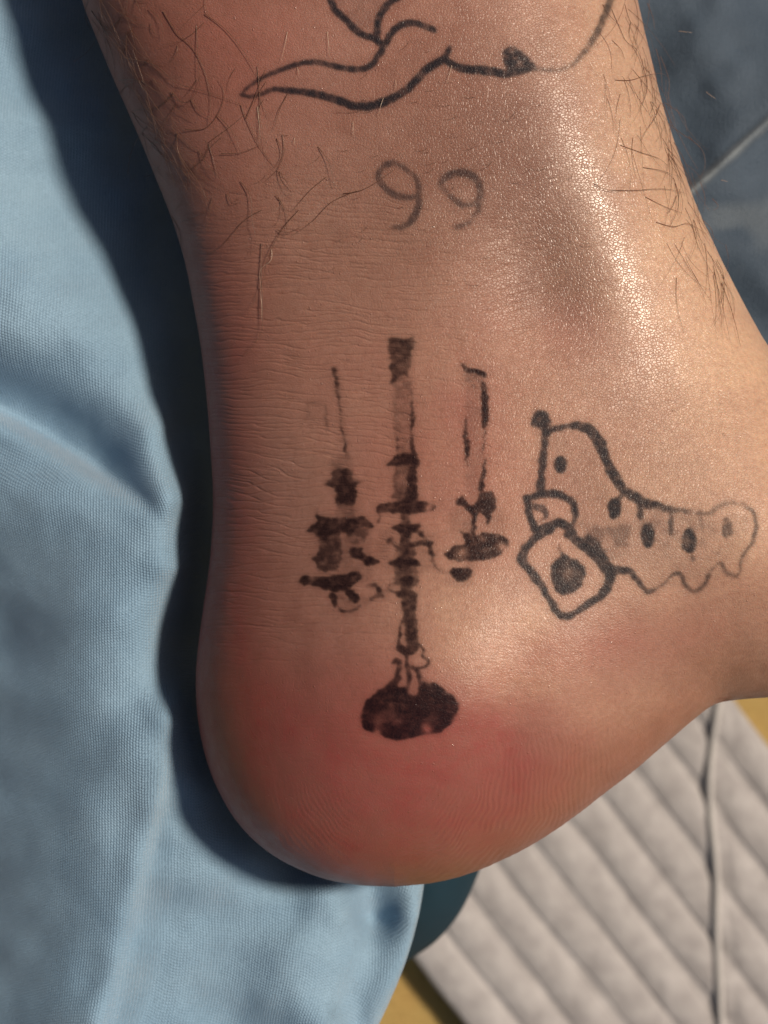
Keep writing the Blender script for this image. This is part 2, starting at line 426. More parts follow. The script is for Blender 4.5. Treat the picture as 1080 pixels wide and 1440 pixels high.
fill(k, [(527, 713), (540, 707), (560, 704), (577, 701), (595, 705), (608, 709), (614, 714), (608, 719), (596, 720), (577, 724), (555, 722), (540, 720), (532, 724)], .9, 1.8, 1.3, .35, 6, seed=31, holes=[(603, 714, 6, .8), (548, 712, 4, .4)])
stroke(k, [(531, 718), (534, 726), (531, 734)], 4, .7, 2, seed=32)
stroke(k, [(570, 700), (571, 760), (572, 830), (577, 905)], [12, 15, 17, 13], .72, 4, 1.5, .3, seed=133)
stroke(k, [(568, 805), (548, 828), (522, 843), (496, 848), (476, 838)], [8, 7, 7, 8], .42, 5, 2, .4, seed=134)
stroke(k, [(590, 770), (606, 785), (622, 803), (646, 806), (664, 790)], [6, 6, 6, 8], .40, 5, 2, .4, seed=135)
stroke(k, [(570, 722), (570, 740)], 10, .75, 3, sm=False, seed=33)
fill(k, [(551, 740), (562, 737), (576, 739), (589, 735), (590, 746), (580, 751), (573, 752), (562, 750), (555, 746)], .95, 2, 1.6, .3, 5, seed=34)
stroke(k, [(571, 750), (568, 770), (570, 785)], 14, .85, 3, 1.8, .5, seed=35)
stroke(k, [(576, 766), (592, 765), (606, 763)], 8, .9, 2.2, 1.6, .4, seed=36)
stroke(k, [(545, 762), (549, 757), (556, 768), (564, 770)], 7, .7, 2.6, 1.6, .5, seed=37)
stroke(k, [(586, 745), (598, 757), (605, 772), (609, 788), (617, 801), (628, 805)], [6, 7, 7, 6, 3, 2], [.85, .85, .85, .85, .6, .3], 2, 1.4, .4, seed=38)
fill(k, [(546, 791), (556, 786), (564, 782), (586, 786), (590, 794), (580, 798), (570, 800), (553, 797)], .95, 2, 1.6, .25, 5, seed=39)
fill(k, [(560, 764), (584, 768), (583, 790), (560, 790)], .72, 3, 1.6, .5, 6, seed=40)
fill(k, [(556, 798), (587, 798), (586, 824), (558, 824)], .66, 3, 1.6, .5, 6, seed=41)
fill(k, [(560, 812), (580, 808), (580, 822), (566, 824)], .93, 2.4, 1.4, .3, 5, seed=42)
stroke(k, [(545, 823), (556, 819), (567, 824), (562, 833), (549, 831), (545, 823)], 2.5, .75, 1.6, 1, .3, seed=43)
fill(k, [(555, 832), (572, 829), (575, 838), (560, 839)], .88, 2.4, 1.4, .3, 5, seed=44)
stroke(k, [(586, 816), (590, 826), (588, 836)], 2.5, .5, 2, 1, .4, seed=44)
fill(k, [(565, 830), (586, 834), (586, 860), (588, 884), (589, 906), (584, 919), (570, 921), (573, 900), (570, 880), (566, 860)], .85, 2.2, 1.2, .45, 5, seed=45)
stroke(k, [(568, 866), (563, 885), (562, 898), (559, 911)], [3, 4, 5, 6], .85, 1.8, 1, .3, seed=46)
fill(k, [(556, 913), (564, 906), (574, 914), (573, 923), (563, 919)], .9, 2, 1.2, .3, 5, seed=47)
stroke(k, [(588, 905), (595, 913), (594, 922), (603, 930), (600, 936), (592, 939), (584, 941)], [4, 4, 5, 5, 4, 4], .85, 1.8, 1, .35, seed=48)
stroke(k, [(572, 920), (572, 935), (576, 952), (572, 970)], [5, 6, 6, 6], .9, 2, 1, .3, seed=49)
stroke(k, [(553, 932), (559, 929), (562, 938), (557, 948), (562, 953), (557, 961), (551, 971)], [6, 8, 6, 6, 5, 6], .82, 2.2, 1.3, .4, seed=50)
stroke(k, [(575, 938), (586, 943), (590, 957), (592, 972), (592, 985)], [6, 6, 5, 6, 8], .85, 2, 1, .35, seed=51)
fill(k, [(470, 755), (520, 760), (520, 815), (470, 815)], .34, 8, 3, .5, 9, seed=152)
fill(k, [(535, 745), (605, 745), (610, 800), (540, 800)], .26, 8, 3, .5, 9, seed=153)
fill(k, [(640, 715), (700, 715), (705, 755), (640, 760)], .24, 8, 3, .5, 9, seed=154)
fill(k, [(562, 936), (590, 938), (590, 976), (560, 974)], .30, 4, 1, .3, 6, seed=52)
fill(k, [(507, 1016), (508, 1000), (515, 984), (529, 973), (546, 962), (554, 958), (561, 966), (569, 966), (575, 976), (584, 977), (590, 968), (594, 958), (602, 961), (612, 959), (623, 968), (637, 978), (646, 990), (642, 1005), (634, 1018), (620, 1030), (603, 1033), (583, 1037), (560, 1041), (543, 1038), (526, 1031), (512, 1026)], .98, 2.0, 1.8, .25, 6, sm=False, seed=53,
     holes=[(549, 1003, 12, .36), (532, 1014, 9, .5), (601, 1025, 9, .75), (531, 1031, 6, .7), (583, 968, 6, .6), (612, 1008, 7, .25), (560, 1018, 6, .3), (604, 960, 4, .6)])
stroke(k, [(562, 940), (556, 955), (545, 966), (532, 974)], [5, 6, 7, 8], .85, 2.2, 1.4, .3, seed=151)
stroke(k, [(588, 942), (596, 955), (606, 962)], [4, 4, 5], .55, 2.4, 1.2, .4, seed=155)
stroke(k, [(471, 520), (474, 538), (476, 557), (479, 585), (483, 614), (488, 642)], [8, 7, 4, 4, 4, 7], [.72, .82, .75, .8, .65, .75], 2.2, 1.6, .5, seed=54)
stroke(k, [(433, 592), (433, 568), (457, 567), (458, 582), (460, 605)], [2.5, 2.5, 3, 4, 5], [.3, .4, .45, .55, .45], 2, 1.2, .5, sm=False, seed=55)
stroke(k, [(433, 591), (450, 595)], 2, .3, 2, sm=False, seed=55)
fill(k, [(457, 680), (465, 672), (470, 662), (492, 660), (500, 674), (509, 675), (501, 684), (500, 698), (496, 713), (484, 710), (472, 713), (470, 690)], .86, 3, 2.6, .45, 7, seed=56)
fill(k, [(466, 645), (492, 640), (494, 668), (468, 668)], .36, 5, 2, .5, 6, seed=57)
fill(k, [(474, 708), (498, 708), (500, 730), (472, 730)], .45, 5, 2, .5, 6, seed=57)
fill(k, [(430, 745), (437, 738), (444, 733), (444, 714), (448, 724), (470, 728), (493, 727), (507, 726), (523, 737), (524, 743), (500, 745), (493, 758), (480, 750), (467, 753), (457, 763), (447, 757), (437, 750)], .9, 2.6, 2.4, .42, 7, seed=58)
fill(k, [(447, 752), (478, 752), (477, 800), (450, 803), (441, 788), (448, 770)], .72, 3, 2.4, .6, 8, seed=59)
fill(k, [(438, 786), (446, 777), (456, 780), (456, 791), (444, 790)], .85, 2.4, 1.8, .4, 5, seed=60)
fill(k, [(485, 745), (520, 743), (514, 762), (492, 765)], .62, 4, 2.2, .6, 7, seed=60)
fill(k, [(491, 772), (508, 769), (513, 780), (530, 786), (528, 793), (515, 796), (507, 788), (493, 783)], .93, 2.2, 1.8, .35, 6, seed=61)
fill(k, [(419, 817), (425, 809), (450, 810), (480, 808), (503, 803), (508, 813), (497, 823), (480, 831), (458, 830), (438, 823), (423, 823)], .92, 1.8, 1.6, .55, 5, seed=62, ani=2.2, holes=[(436, 815, 4, .5)])
fill(k, [(462, 835), (470, 832), (475, 846), (471, 854), (465, 844)], .86, 2.4, 1.4, .35, 5, seed=63)
fill(k, [(484, 827), (498, 831), (507, 842), (500, 849), (492, 843)], .92, 2.2, 1.6, .3, 5, seed=64)
stroke(k, [(477, 857), (488, 860), (505, 853)], [4, 5, 4], .8, 2, 1.4, .4, seed=65)
stroke(k, [(517, 825), (531, 823), (533, 835), (527, 840), (520, 845), (512, 849)], [4, 7, 9, 6, 4, 2], [.5, .75, .88, .8, .6, .3], 2.2, 1.6, .4, seed=66)
dot(k, 539, 838, 3, 3, .8, 67)
stroke(k, [(650, 513), (657, 519), (668, 522), (681, 526)], [5, 7, 9, 9], [.7, .85, .95, .97], 1.8, 1.6, .3, seed=68)
fill(k, [(653, 520), (680, 524), (680, 545), (656, 545)], .40, 4, 2, .7, 6, seed=69)
stroke(k, [(680, 540), (683, 563), (682, 598)], [7, 9, 8], .95, 1.8, 1.4, .25, seed=70)
stroke(k, [(681, 600), (682, 617), (679, 637)], [4, 3, 4], [.9, .7, .85], 1.8, 1.2, .5, seed=71)
stroke(k, [(682, 646), (679, 667), (677, 688)], [4, 6, 9], [.7, .85, .9], 2, 1.2, .4, seed=72)
stroke(k, [(657, 586), (655, 614), (657, 633), (656, 654)], [3, 8, 8, 4], [.6, .85, .92, .8], 2, 2.4, .5, seed=73)
fill(k, [(656, 545), (680, 545), (680, 690), (656, 690)], .27, 5, 1, .5, 9, seed=73)
fill(k, [(640, 708), (645, 700), (652, 697), (658, 707), (666, 710), (673, 696), (681, 690), (694, 694), (699, 710), (692, 722), (686, 737), (682, 726), (671, 724), (669, 752), (662, 752), (664, 728), (653, 716)], .93, 2.2, 2.0, .35, 7, seed=74, holes=[(666, 704, 4, .6)])
fill(k, [(652, 725), (668, 725), (668, 752), (652, 752)], .35, 3, 1.5, .5, 7, seed=75)
fill(k, [(649, 748), (670, 753), (681, 748), (703, 751), (714, 758), (713, 770), (703, 781), (692, 786), (659, 790), (628, 785), (628, 776), (640, 766), (655, 762)], .92, 1.8, 1.6, .38, 7, seed=76, holes=[(649, 777, 8, .7), (706, 770, 7, .7), (674, 757, 4, .4)])
fill(k, [(632, 801), (644, 799), (664, 801), (660, 814), (646, 818), (634, 810)], .97, 2.8, 2, .25, 6, seed=77)
fill(k, [(625, 815), (660, 815), (662, 826), (635, 826)], .22, 6, 2, .6, 6, seed=78)
# caterpillar
k = 'cater'
fill(k, [(752, 581), (760, 576), (768, 580), (776, 595), (773, 614), (764, 608), (756, 603), (746, 598)], .85, 3.2, 1.6, .3, 6, seed=81)
stroke(k, [(768, 602), (765, 630), (762, 658), (760, 692)], [10, 9, 9, 11], [.88, .8, .84, .9], 2.8, 1.2, .25, seed=82)
stroke(k, [(770, 607), (788, 601), (812, 598), (830, 606), (844, 623), (851, 644), (862, 666), (876, 687), (887, 696)], [7, 9, 9, 13, 14, 11, 13, 12, 9], [.8, .84, .86, .92, .92, .85, .9, .86], 2.8, 1.2, .3, seed=83)
stroke(k, [(890, 698), (904, 704), (918, 710), (946, 717), (974, 720), (1001, 723)], [12, 12, 11, 8, 7, 6], [.85, .9, .85, .7, .55, .5], 3.2, 1.4, .45, seed=84)
stroke(k, [(1003, 719), (1012, 712), (1027, 707), (1045, 710), (1059, 722), (1063, 743), (1056, 767), (1042, 785), (1040, 803), (1031, 811), (1020, 803), (1013, 792), (999, 803), (992, 820), (978, 833), (966, 826), (953, 806), (932, 822), (911, 833), (897, 817), (883, 803), (865, 803)],
       [9, 8, 6, 6, 6, 6, 5, 5, 5, 6, 6, 5, 6, 6, 7, 7, 5, 6, 7, 9, 9], [.5, .45, .45, .6, .62, .6, .55, .6, .6, .5, .65, .5, .7, .55, .78, .85, .85], 2.6, 1.2, .3, seed=85)
dot(k, 788, 653, 10, 12, .95, 86)
dot(k, 864, 715, 10, 16, .92, 87); dot(k, 911, 753, 10, 18, .95, 88, .25); dot(k, 969, 761, 11, 18, .92, 89, .35); dot(k, 1022, 743, 9, 16, .62, 90, .4)
dot(k, 1010, 779, 3, 3, .5, 91); dot(k, 975, 785, 5, 6, .5, 91)
stroke(k, [(876, 697), (866, 705), (862, 716)], 6, .7, 3, seed=92)
stroke(k, [(901, 702), (899, 714), (901, 727)], 9, .75, 3, 1, .3, seed=92)
stroke(k, [(985, 726), (988, 748)], 5, .5, 3, sm=False, seed=193)
stroke(k, [(925, 770), (948, 790), (960, 808)], 5, .35, 4, seed=194)
stroke(k, [(944, 724), (943, 751)], 7, .7, 3, sm=False, seed=93)
fill(k, [(775, 612), (815, 606), (840, 630), (870, 700), (1000, 730), (1050, 715), (1055, 750), (1030, 800), (975, 820), (910, 825), (860, 795), (820, 750), (800, 700), (770, 690)], .17, 8, 2, .4, 14, seed=94)
fill(k, [(812, 730), (850, 735), (890, 735), (880, 785), (850, 790), (828, 765)], .42, 9, 3, .5, 14, seed=95)
fill(k, [(900, 715), (1000, 730), (995, 770), (910, 770)], .34, 9, 3, .6, 12, seed=95)
stroke(k, [(741, 702), (760, 695), (784, 695), (802, 704), (809, 718), (806, 737)], [9, 11, 9, 9, 9, 7], .88, 2.6, 1.2, .25, seed=96)
stroke(k, [(742, 700), (744, 725), (756, 752)], [10, 9, 10], .87, 2.6, 1.2, .25, seed=97)
stroke(k, [(748, 712), (764, 716), (767, 727), (757, 733)], [9, 9, 6, 4], .72, 3, 1.2, .4, seed=98)
stroke(k, [(758, 746), (768, 742), (788, 735), (806, 748)], [8, 10, 12, 9], .88, 2.6, 1.4, .25, seed=99)
stroke(k, [(777, 743), (749, 760), (734, 785), (753, 811), (770, 838), (791, 867), (820, 854), (848, 834), (858, 810), (848, 790), (823, 768), (798, 750)], [9, 9, 12, 11, 8, 9, 9, 11, 13, 16, 14, 10], .88, 2.6, 1.2, .25, seed=100)
fill(k, [(785, 764), (793, 778), (816, 789), (823, 806), (816, 827), (792, 838), (776, 821), (775, 797), (786, 782)], .88, 3, 1.6, .2, 7, seed=101, holes=[(800, 806, 13, .35)])
fill(k, [(822, 752), (840, 756), (850, 775), (856, 800), (840, 790), (826, 770)], .78, 4, 2, .3, 8, seed=102)
stroke(k, [(848, 800), (868, 800)], 9, .8, 3, sm=False, seed=103)

yy, xx = np.meshgrid(np.arange(HH + 40), np.arange(WW + 40), indexing='ij')
am_ = 1 - .6 * sstep(880, 920, yy - 20.0)
sx_ = xx + am_ * ((vnoise(xx, yy * 4.0, 11, 201) - .5) * 3.6 + (vnoise(xx, yy, 4, 203) - .5) * 2.2)
sy_ = yy + am_ * (vnoise(xx, yy, 5, 205) - .5) * 3
cn = INK['candle'][np.clip(sy_.round().astype(int), 0, HH + 39), np.clip(sx_.round().astype(int), 0, WW + 39)]
cn = cn * (1 - .24 * sstep(.52, .80, fnoise(xx, yy * 1.8, 6, 207, 3))) * (1 - .12 * sstep(.5, .9, vnoise(xx, yy * 5.0, 22, 209)))
INK['candle'] = cn
sx2 = xx + (vnoise(xx, yy, 7, 211) - .5) * 3; sy2 = yy + (vnoise(xx, yy, 7, 213) - .5) * 3
for kk in ('cater', 'line'):
    am2 = 1.0 if kk == 'cater' else .45
    INK[kk] = INK[kk][np.clip((yy + am2 * (sy2 - yy)).round().astype(int), 0, HH + 39), np.clip((xx + am2 * (sx2 - xx)).round().astype(int), 0, WW + 39)]
def blur(a, r):
    k1 = np.exp(-0.5 * (np.arange(-3 * r, 3 * r + 1) / r) ** 2); k1 /= k1.sum()
    for ax in (0, 1):
        b = np.zeros_like(a); n = len(k1) // 2
        for i, w in enumerate(k1): b += w * np.roll(a, i - n, ax)
        a = b
    return a
for kk in ('line', 'number', 'cater'): INK[kk] = np.maximum(.4 * blur(INK[kk], 1) + .6 * blur(INK[kk], 2), .45 * blur(INK[kk], 5))
INK['candle'] = np.maximum(.6 * blur(INK['candle'], 1) + .4 * blur(INK['candle'], 2), .62 * blur(INK['candle'], 4))
def sample(R, px, py):
    x = np.clip(px + 20, 0, R.shape[1] - 1.01); y = np.clip(py + 20, 0, R.shape[0] - 1.01)
    xi = x.astype(int); yi = y.astype(int); fx = x - xi; fy = y - yi
    v = R[yi, xi] * (1 - fx) * (1 - fy) + R[yi, xi + 1] * fx * (1 - fy) + R[yi + 1, xi] * (1 - fx) * fy + R[yi + 1, xi + 1] * fx * fy
    return v * ((px > -19) & (px < WW + 18) & (py > -19) & (py < HH + 18))

# ------------------------------------------------------------------ skin relief in photo space (mm)
def relief(px, py):
    w1 = (fnoise(px, py, 90, 31, 2) - .5) * 24 + (fnoise(px, py * 1.6, 22, 33, 2) - .5) * 6
    w2 = (fnoise(px, py, 100, 35, 2) - .5) * 34 + (fnoise(px, py * 1.6, 20, 37, 2) - .5) * 6
    def lines(ph, per, wd):
        f = np.abs(((ph / per) % 1.0) - .5) * per           # distance from line centre in px
        return np.exp(-(f / wd) ** 2)
    gate = lambda c, s, a: sstep(a, a + .16, fnoise(px, py * 3.2, c, s, 2))
    zone = np.clip(gauss(px, py, 450, 610, 190, 215) * 1.35 + .8 * gauss(px, py, 560, 370, 130, 60), 0, 1)
    l1 = lines(py + w1 + .02 * px, 10.5, .95) * gate(70, 41, .36)
    l2 = lines(py + w2 - .06 * px, 14.0, 1.0) * gate(60, 43, .44)
    l3 = lines(py + w1 * .6 + w2 * .5 + 5, 7.0, .85) * gate(34, 45, .50)
    h = -.085 * zone * np.maximum(np.maximum(l1, l2), .7 * l3)
    # oblique creases behind the ankle bone
    z2 = np.clip(gauss(px, py, 735, 385, 60, 55) * 1.2, 0, 1)
    l4 = lines(py + .28 * px + w1 * .7, 11, 1.1) * gate(40, 47, .42)
    h = h - .10 * z2 * l4
    # few long wrinkles on the heel side
    z3 = np.clip(gauss(px, py, 400, 870, 110, 50) * 1.2, 0, 1)
    h = h - .10 * z3 * lines(py + w2 * .8 + .05 * px, 24, 1.2) * gate(55, 49, .40)
    # friction ridges on the heel pad, concentric about the heel
    r = np.hypot(px - 545, py - 1085) + (fnoise(px, py, 34, 51, 2) - .5) * 17
    zr = np.clip(gauss(px, py, 735, 1145, 110, 60, -33) * 1.5, 0, 1) + .55 * np.clip(gauss(px, py, 430, 1165, 55, 38) * 1.3, 0, 1)
    h = h + .021 * zr * np.sin(r * 2 * math.pi / 7.2) * sstep(.25, .5, fnoise(px, py, 28, 53, 2))
    # general softness
    h = h + (fnoise(px, py, 46, 55, 3) - .5) * .16
    return h

BUMPS = [  # cx, cy, sx, sy, angle, mm
    (885, 210, 140, 190, -18, 6.0),      # ankle bone
    (742, 408, 52, 58, -10, -2.3), (690, 300, 60, 90, -15, -.8),        # hollow under and behind it
    (770, 480, 60, 40, 10, -1.2),
    (520, 170, 120, 200, 8, -1.6),       # groove in front of the heel cord
    (470, 420, 90, 200, 0, -.8),
    (560, 985, 190, 150, 0, 2.6),        # heel
    (640, 930, 60, 70, 0, .7),
    (700, 985, 30, 90, 10, -.9),
    (770, 960, 45, 70, 0, 1.0),
    (850, 985, 60, 50, -30, .9),
    (1040, 620, 110, 170, 20, 3.6),       # top of the foot
    (900, 560, 90, 80, 0, -1.0),
    (930, 800, 160, 110, 0, 1.2),
    (1110, 975, 70, 30, 0, -3.0),       # arch of the sole turning away
]
def zfront(x, y, fine=False):
    """height (mm) of the visible skin over the mid plane at outline pixels x, y"""
    d = rim_dist(x, y)
    d = np.where((x < xl_f(y)) | (x > xr_f(y)), 0, d) * .1          # mm
    heel = gauss(x, y, 600, 1180, 330, 120)
    R = 38 - 6 * sstep(560, 900, x) - 6 * heel
    R = R * (1 - .12 * sstep(900, 1080, x) - .42 * sstep(1080, 1500, x))
    fore = sstep(1150, 1600, x)
    T = 25 + 4 * gauss(x, y, 570, 980, 240, 200) - 9 * sstep(1000, 1400, x) - 3.0 * gauss(x, y, 330, 620, 150, 330)
    t = np.clip(d / R, 0, 1)
    g = np.sqrt(np.clip(1 - (1 - t) ** 2, 0, 1))
    z = T * g
    for cx, cy, sx, sy, an, h in BUMPS:
        z = z + h * gauss(x, y, cx, cy, sx, sy, an) * g ** 2
    return z

# ------------------------------------------------------------------ person: one closed skin mesh built from rows
def rows():
    up = -60 - np.linspace(0, 1, 44)[1:] ** 1.5 * 1400
    mid = np.concatenate([np.arange(-60, 280, 1.25), np.arange(280, 900, .92), np.arange(900, 1150, 1.25)])
    n = 105; u = np.linspace(0, 1, n)
    low = 1150 + (YB - .05 - 1150) * (1 - (1 - u) ** 1.7)
    return np.concatenate([up[::-1], mid, low[1:]])
YR = rows(); NR = len(YR)
N1, N2, NB = 640, 44, 36
def ease(u, a):
    f = np.where(u < a, u * u / (2 * a), u - a / 2); return f / f[-1]
u1 = ease(np.linspace(0, 1, N1), .06)
u2 = 1 - (1 - np.linspace(0, 1, N2 + 1)[1:]) ** 1.6
xl = xl_f(YR); xr = xr_f(YR); wdt = xr - xl
frac = np.minimum(.955, (1135 - xl) / np.maximum(wdt, 1e-6))
U = np.concatenate([u1[None, :] * frac[:, None], frac[:, None] + (1 - frac[:, None]) * u2[None, :]], 1)
PX = xl[:, None] + wdt[:, None] * U; PY = np.repeat(YR[:, None], PX.shape[1], 1)
ZF = np.zeros(PX.shape)
for i in range(0, NR, 40): ZF[i:i + 40] = zfront(PX[i:i + 40], PY[i:i + 40])
# project to photo pixels so relief, ink and blushes sit on the skin where the photograph shows them
k0 = D / (D - ZF * 1e-3)
QX = 540 + (PX - 540) * k0; QY = 720 + (PY - 720) * k0
inframe = (QX > -40) & (QX < 1120) & (QY > -40) & (QY < 1480)
rel = np.where(inframe, relief(QX, QY), 0) * np.clip(ZF / 6, 0, 1)
cover = np.maximum.reduce([sample(INK[a], QX, QY) for a in INK])
cover = np.where(cover > .3, .3 + .7 * (1 - (1 - (cover - .3) / .7) ** 2.3), cover)
cover = cover * (1 - .10 * np.clip(4 * sample(INK['number'], QX, QY), 0, 1))
X3 = (PX - 540) * S; Y3 = (720 - PY) * S; Z3 = ZF * 1e-3
G = np.stack([X3, Y3, Z3], -1)
du = np.gradient(G, axis=1); dv = np.gradient(G, axis=0)
nrm = np.cross(dv, du); nrm /= np.linalg.norm(nrm, axis=-1, keepdims=True) + 1e-12
nrm *= np.where(nrm[..., 2:3] < 0, -1, 1)
G = G + nrm * (rel * 1e-3)[..., None]
front = G + [0, 0, Z0]
# back half
ub = np.linspace(0, 1, NB + 2)[1:-1][::-1]; ub = .5 - .5 * np.cos(math.pi * ub)
BX = xl[:, None] + wdt[:, None] * ub[None, :]; BY = np.repeat(YR[:, None], NB, 1)
BZ = -np.concatenate([zfront(BX[i:i + 80], BY[i:i + 80]) for i in range(0, NR, 80)]) * .95
back = np.stack([(BX - 540) * S, (720 - BY) * S, Z0 + BZ * 1e-3], -1)
ring = np.concatenate([front, back], 1); NC = ring.shape[1]; NF = front.shape[1]
V = ring.reshape(-1, 3); F = grid_faces(NR, NC, 0, True)
top_c = ring[0].mean(0); bot_c = ring[-1].mean(0)
V = np.vstack([V, [top_c, bot_c]])
it, ib = len(V) - 2, len(V) - 1
c = np.arange(NC); c2 = (c + 1) % NC
capT = np.stack([np.full(NC, it), c, c2, c2], 1); capB = np.stack([np.full(NC, ib), (NR - 1) * NC + c2, (NR - 1) * NC + c, (NR - 1) * NC + c], 1)

def full(a):
    o = np.zeros((NR, NC), np.float32); o[:, :NF] = a; return np.concatenate([o.ravel(), [0, 0]])
fx, fy = QX, QY
red = (.90 * gauss(fx, fy, 530, 1150, 230, 90, -8) + .55 * gauss(fx, fy, 285, 850, 45, 300) + .30 * gauss(fx, fy, 360, 1060, 120, 150) + .3 * gauss(fx, fy, 700, 690, 120, 160) + .20 * gauss(fx, fy, 420, 480, 160, 90) + .36 * gauss(fx, fy, 680, 1080, 160, 80, -25) + .45 * gauss(fx, fy, 400, 1080, 110, 130)  # blushes; the left rim is reddened further to stand in for its shade
       + .22 * gauss(fx, fy, 668, 590, 30, 90) + .30 * gauss(fx, fy, 560, 640, 130, 120) + .30 * gauss(fx, fy, 820, 465, 50, 34)
       + .35 * gauss(fx, fy, 880, 900, 150, 30, -10) + .75 * gauss(fx, fy, 300, 760, 45, 260) + .45 * gauss(fx, fy, 300, 60, 150, 130)
       + .30 * gauss(fx, fy, 570, 1020, 150, 70)) * (.86 + .28 * fnoise(fx, fy, 90, 61, 3))
pale = (.32 * gauss(fx, fy, 880, 780, 170, 120) + .35 * gauss(fx, fy, 700, 620, 150, 200) + .75 * gauss(fx, fy, 745, 940, 50, 60, 20) + .5 * gauss(fx, fy, 640, 880, 60, 60) + 1.1 * gauss(fx, fy, 985, 330, 100, 330, -18)  # pale blotches, with sunlight on the ankle front and heel painted lighter
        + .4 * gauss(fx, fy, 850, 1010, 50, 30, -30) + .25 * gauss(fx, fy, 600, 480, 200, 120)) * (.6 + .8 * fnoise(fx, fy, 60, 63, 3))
brown = (.30 * gauss(fx, fy, 480, 380, 150, 110) + .42 * gauss(fx, fy, 690, 250, 130, 120, -18) + .35 * gauss(fx, fy, 745, 360, 45, 60) + .30 * gauss(fx, fy, 640, 190, 120, 90) + .35 * gauss(fx, fy, 775, 420, 45, 35)  # brown pigment, plus the shade in the ankle hollow painted in
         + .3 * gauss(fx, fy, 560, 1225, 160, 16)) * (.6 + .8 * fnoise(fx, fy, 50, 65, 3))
grain = np.clip(.45 + .9 * gauss(fx, fy, 900, 330, 150, 240, -15) + .35 * gauss(fx, fy, 700, 250, 200, 200) - .3 * gauss(fx, fy, 480, 1120, 240, 120), .08, 1)
gloss = np.clip(.35 * gauss(fx, fy, 620, 560, 260, 520) + .9 * gauss(fx, fy, 880, 300, 110, 230, -18) + .3 * gauss(fx, fy, 800, 920, 170, 160) + .35 * gauss(fx, fy, 600, 1100, 200, 100), 0, 1)
age = 1 - np.clip(sample(INK['candle'], QX, QY) * 4, 0, 1)
age = np.where((QX > 415) & (QX < 724) & (QY > 465) & (QY < 1060), 0, 1)
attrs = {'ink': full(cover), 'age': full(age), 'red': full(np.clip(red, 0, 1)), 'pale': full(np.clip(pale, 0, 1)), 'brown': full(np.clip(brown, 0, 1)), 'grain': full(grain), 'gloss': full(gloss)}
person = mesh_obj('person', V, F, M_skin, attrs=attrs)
# close the two ends
import bmesh
bm = bmesh.new(); bm.from_mesh(person.data); bm.verts.ensure_lookup_table()
for (ci, r) in ((it, 0), (ib, NR - 1)):
    for a, b in zip(c, c2):
        q = (bm.verts[ci], bm.verts[r * NC + a], bm.verts[r * NC + b]) if r == 0 else (bm.verts[ci], bm.verts[r * NC + b], bm.verts[r * NC + a])
        bm.faces.new(q).smooth = True
bm.to_mesh(person.data); bm.free()
tag(person, 'bare tattooed ankle and heel of a person resting on light blue cloth', 'person')

# tattoos: the inked patches of skin, each a part of the person
def tattoo(name, key, label, thr=.5):
    a = sample(INK[key], QX, QY)
    m = a > thr
    fm = m[:-1, :-1] & m[1:, :-1] & m[1:, 1:] & m[:-1, 1:]
    r, cc = np.nonzero(fm)
    idx = np.stack([r * NF + cc, (r + 1) * NF + cc, (r + 1) * NF + cc + 1, r * NF + cc + 1], 1)
    used, inv = np.unique(idx, return_inverse=True)
    P = (front + nrm * 1.5e-5).reshape(-1, 3)[used]
    at = {n_: v[:-2].reshape(NR, NC)[:, :NF].ravel()[used] for n_, v in attrs.items()}
    o = mesh_obj(name, P, inv.reshape(-1, 4), M_ink, person, attrs=at)
    o['label'] = label
    return o
tattoo('line_tattoo', 'line', 'black flowing line tattoo with a pointed leaf-like end')
tattoo('number_tattoo', 'number', 'faded grey number 99 tattoo', .42)
tattoo('candelabra_tattoo', 'candle', 'fresh black three-armed candelabra tattoo above the heel')
tattoo('caterpillar_tattoo', 'cater', 'black outline caterpillar tattoo with a diamond shape')

# ------------------------------------------------------------------ hair
def surf(px, py):
    px = np.asarray(px, float); py = np.asarray(py, float); z = np.full(px.shape, 18.0)
    for _ in range(4):
        kk = (D - z * 1e-3) / D
        z = zfront(540 + (px - 540) * kk, 720 + (py - 720) * kk)
    return z
def hair_obj(name, curves, mat, label=None):
    VV, FF = [], []; off = 0
    for pts, r, lift in curves:
        p = spline(pts, 5); n = len(p)
        z = surf(p[:, 0], p[:, 1])
        z = z[:1] * 0 + z
        t = np.linspace(0, 1, n)
        z = np.convolve(np.pad(z, 3, 'edge'), np.ones(7) / 7, 'valid')
        z = np.maximum(z, surf(p[:, 0], p[:, 1])) + .07 + lift * np.sin(t * math.pi * .8)
        P = W(p[:, 0], p[:, 1], z)
        tg = np.gradient(P, axis=0); tg /= np.linalg.norm(tg, axis=1)[:, None] + 1e-12
        a = np.cross(tg, [0, 0, 1.0]); a /= np.linalg.norm(a, axis=1)[:, None] + 1e-9
        b = np.cross(tg, a)
        rad = (r * (1 - .65 * t) * 1e-3)[:, None]
        ringv = np.stack([P + rad * (math.cos(q) * a + math.sin(q) * b) for q in np.linspace(0, 2 * math.pi, 4, endpoint=False)], 1)
        VV.append(ringv.reshape(-1, 3)); FF.append(grid_faces(n, 4, off, True)); off += n * 4
    o = mesh_obj(name, np.vstack(VV), np.vstack(FF), mat, person); o['kind'] = 'stuff'
    if label: o['label'] = label
    return o
cA = lambda L: [(x * .3889, y * .3889) for x, y in L]
cB = lambda L: [(860 + x * .2083, y * .2083) for x, y in L]
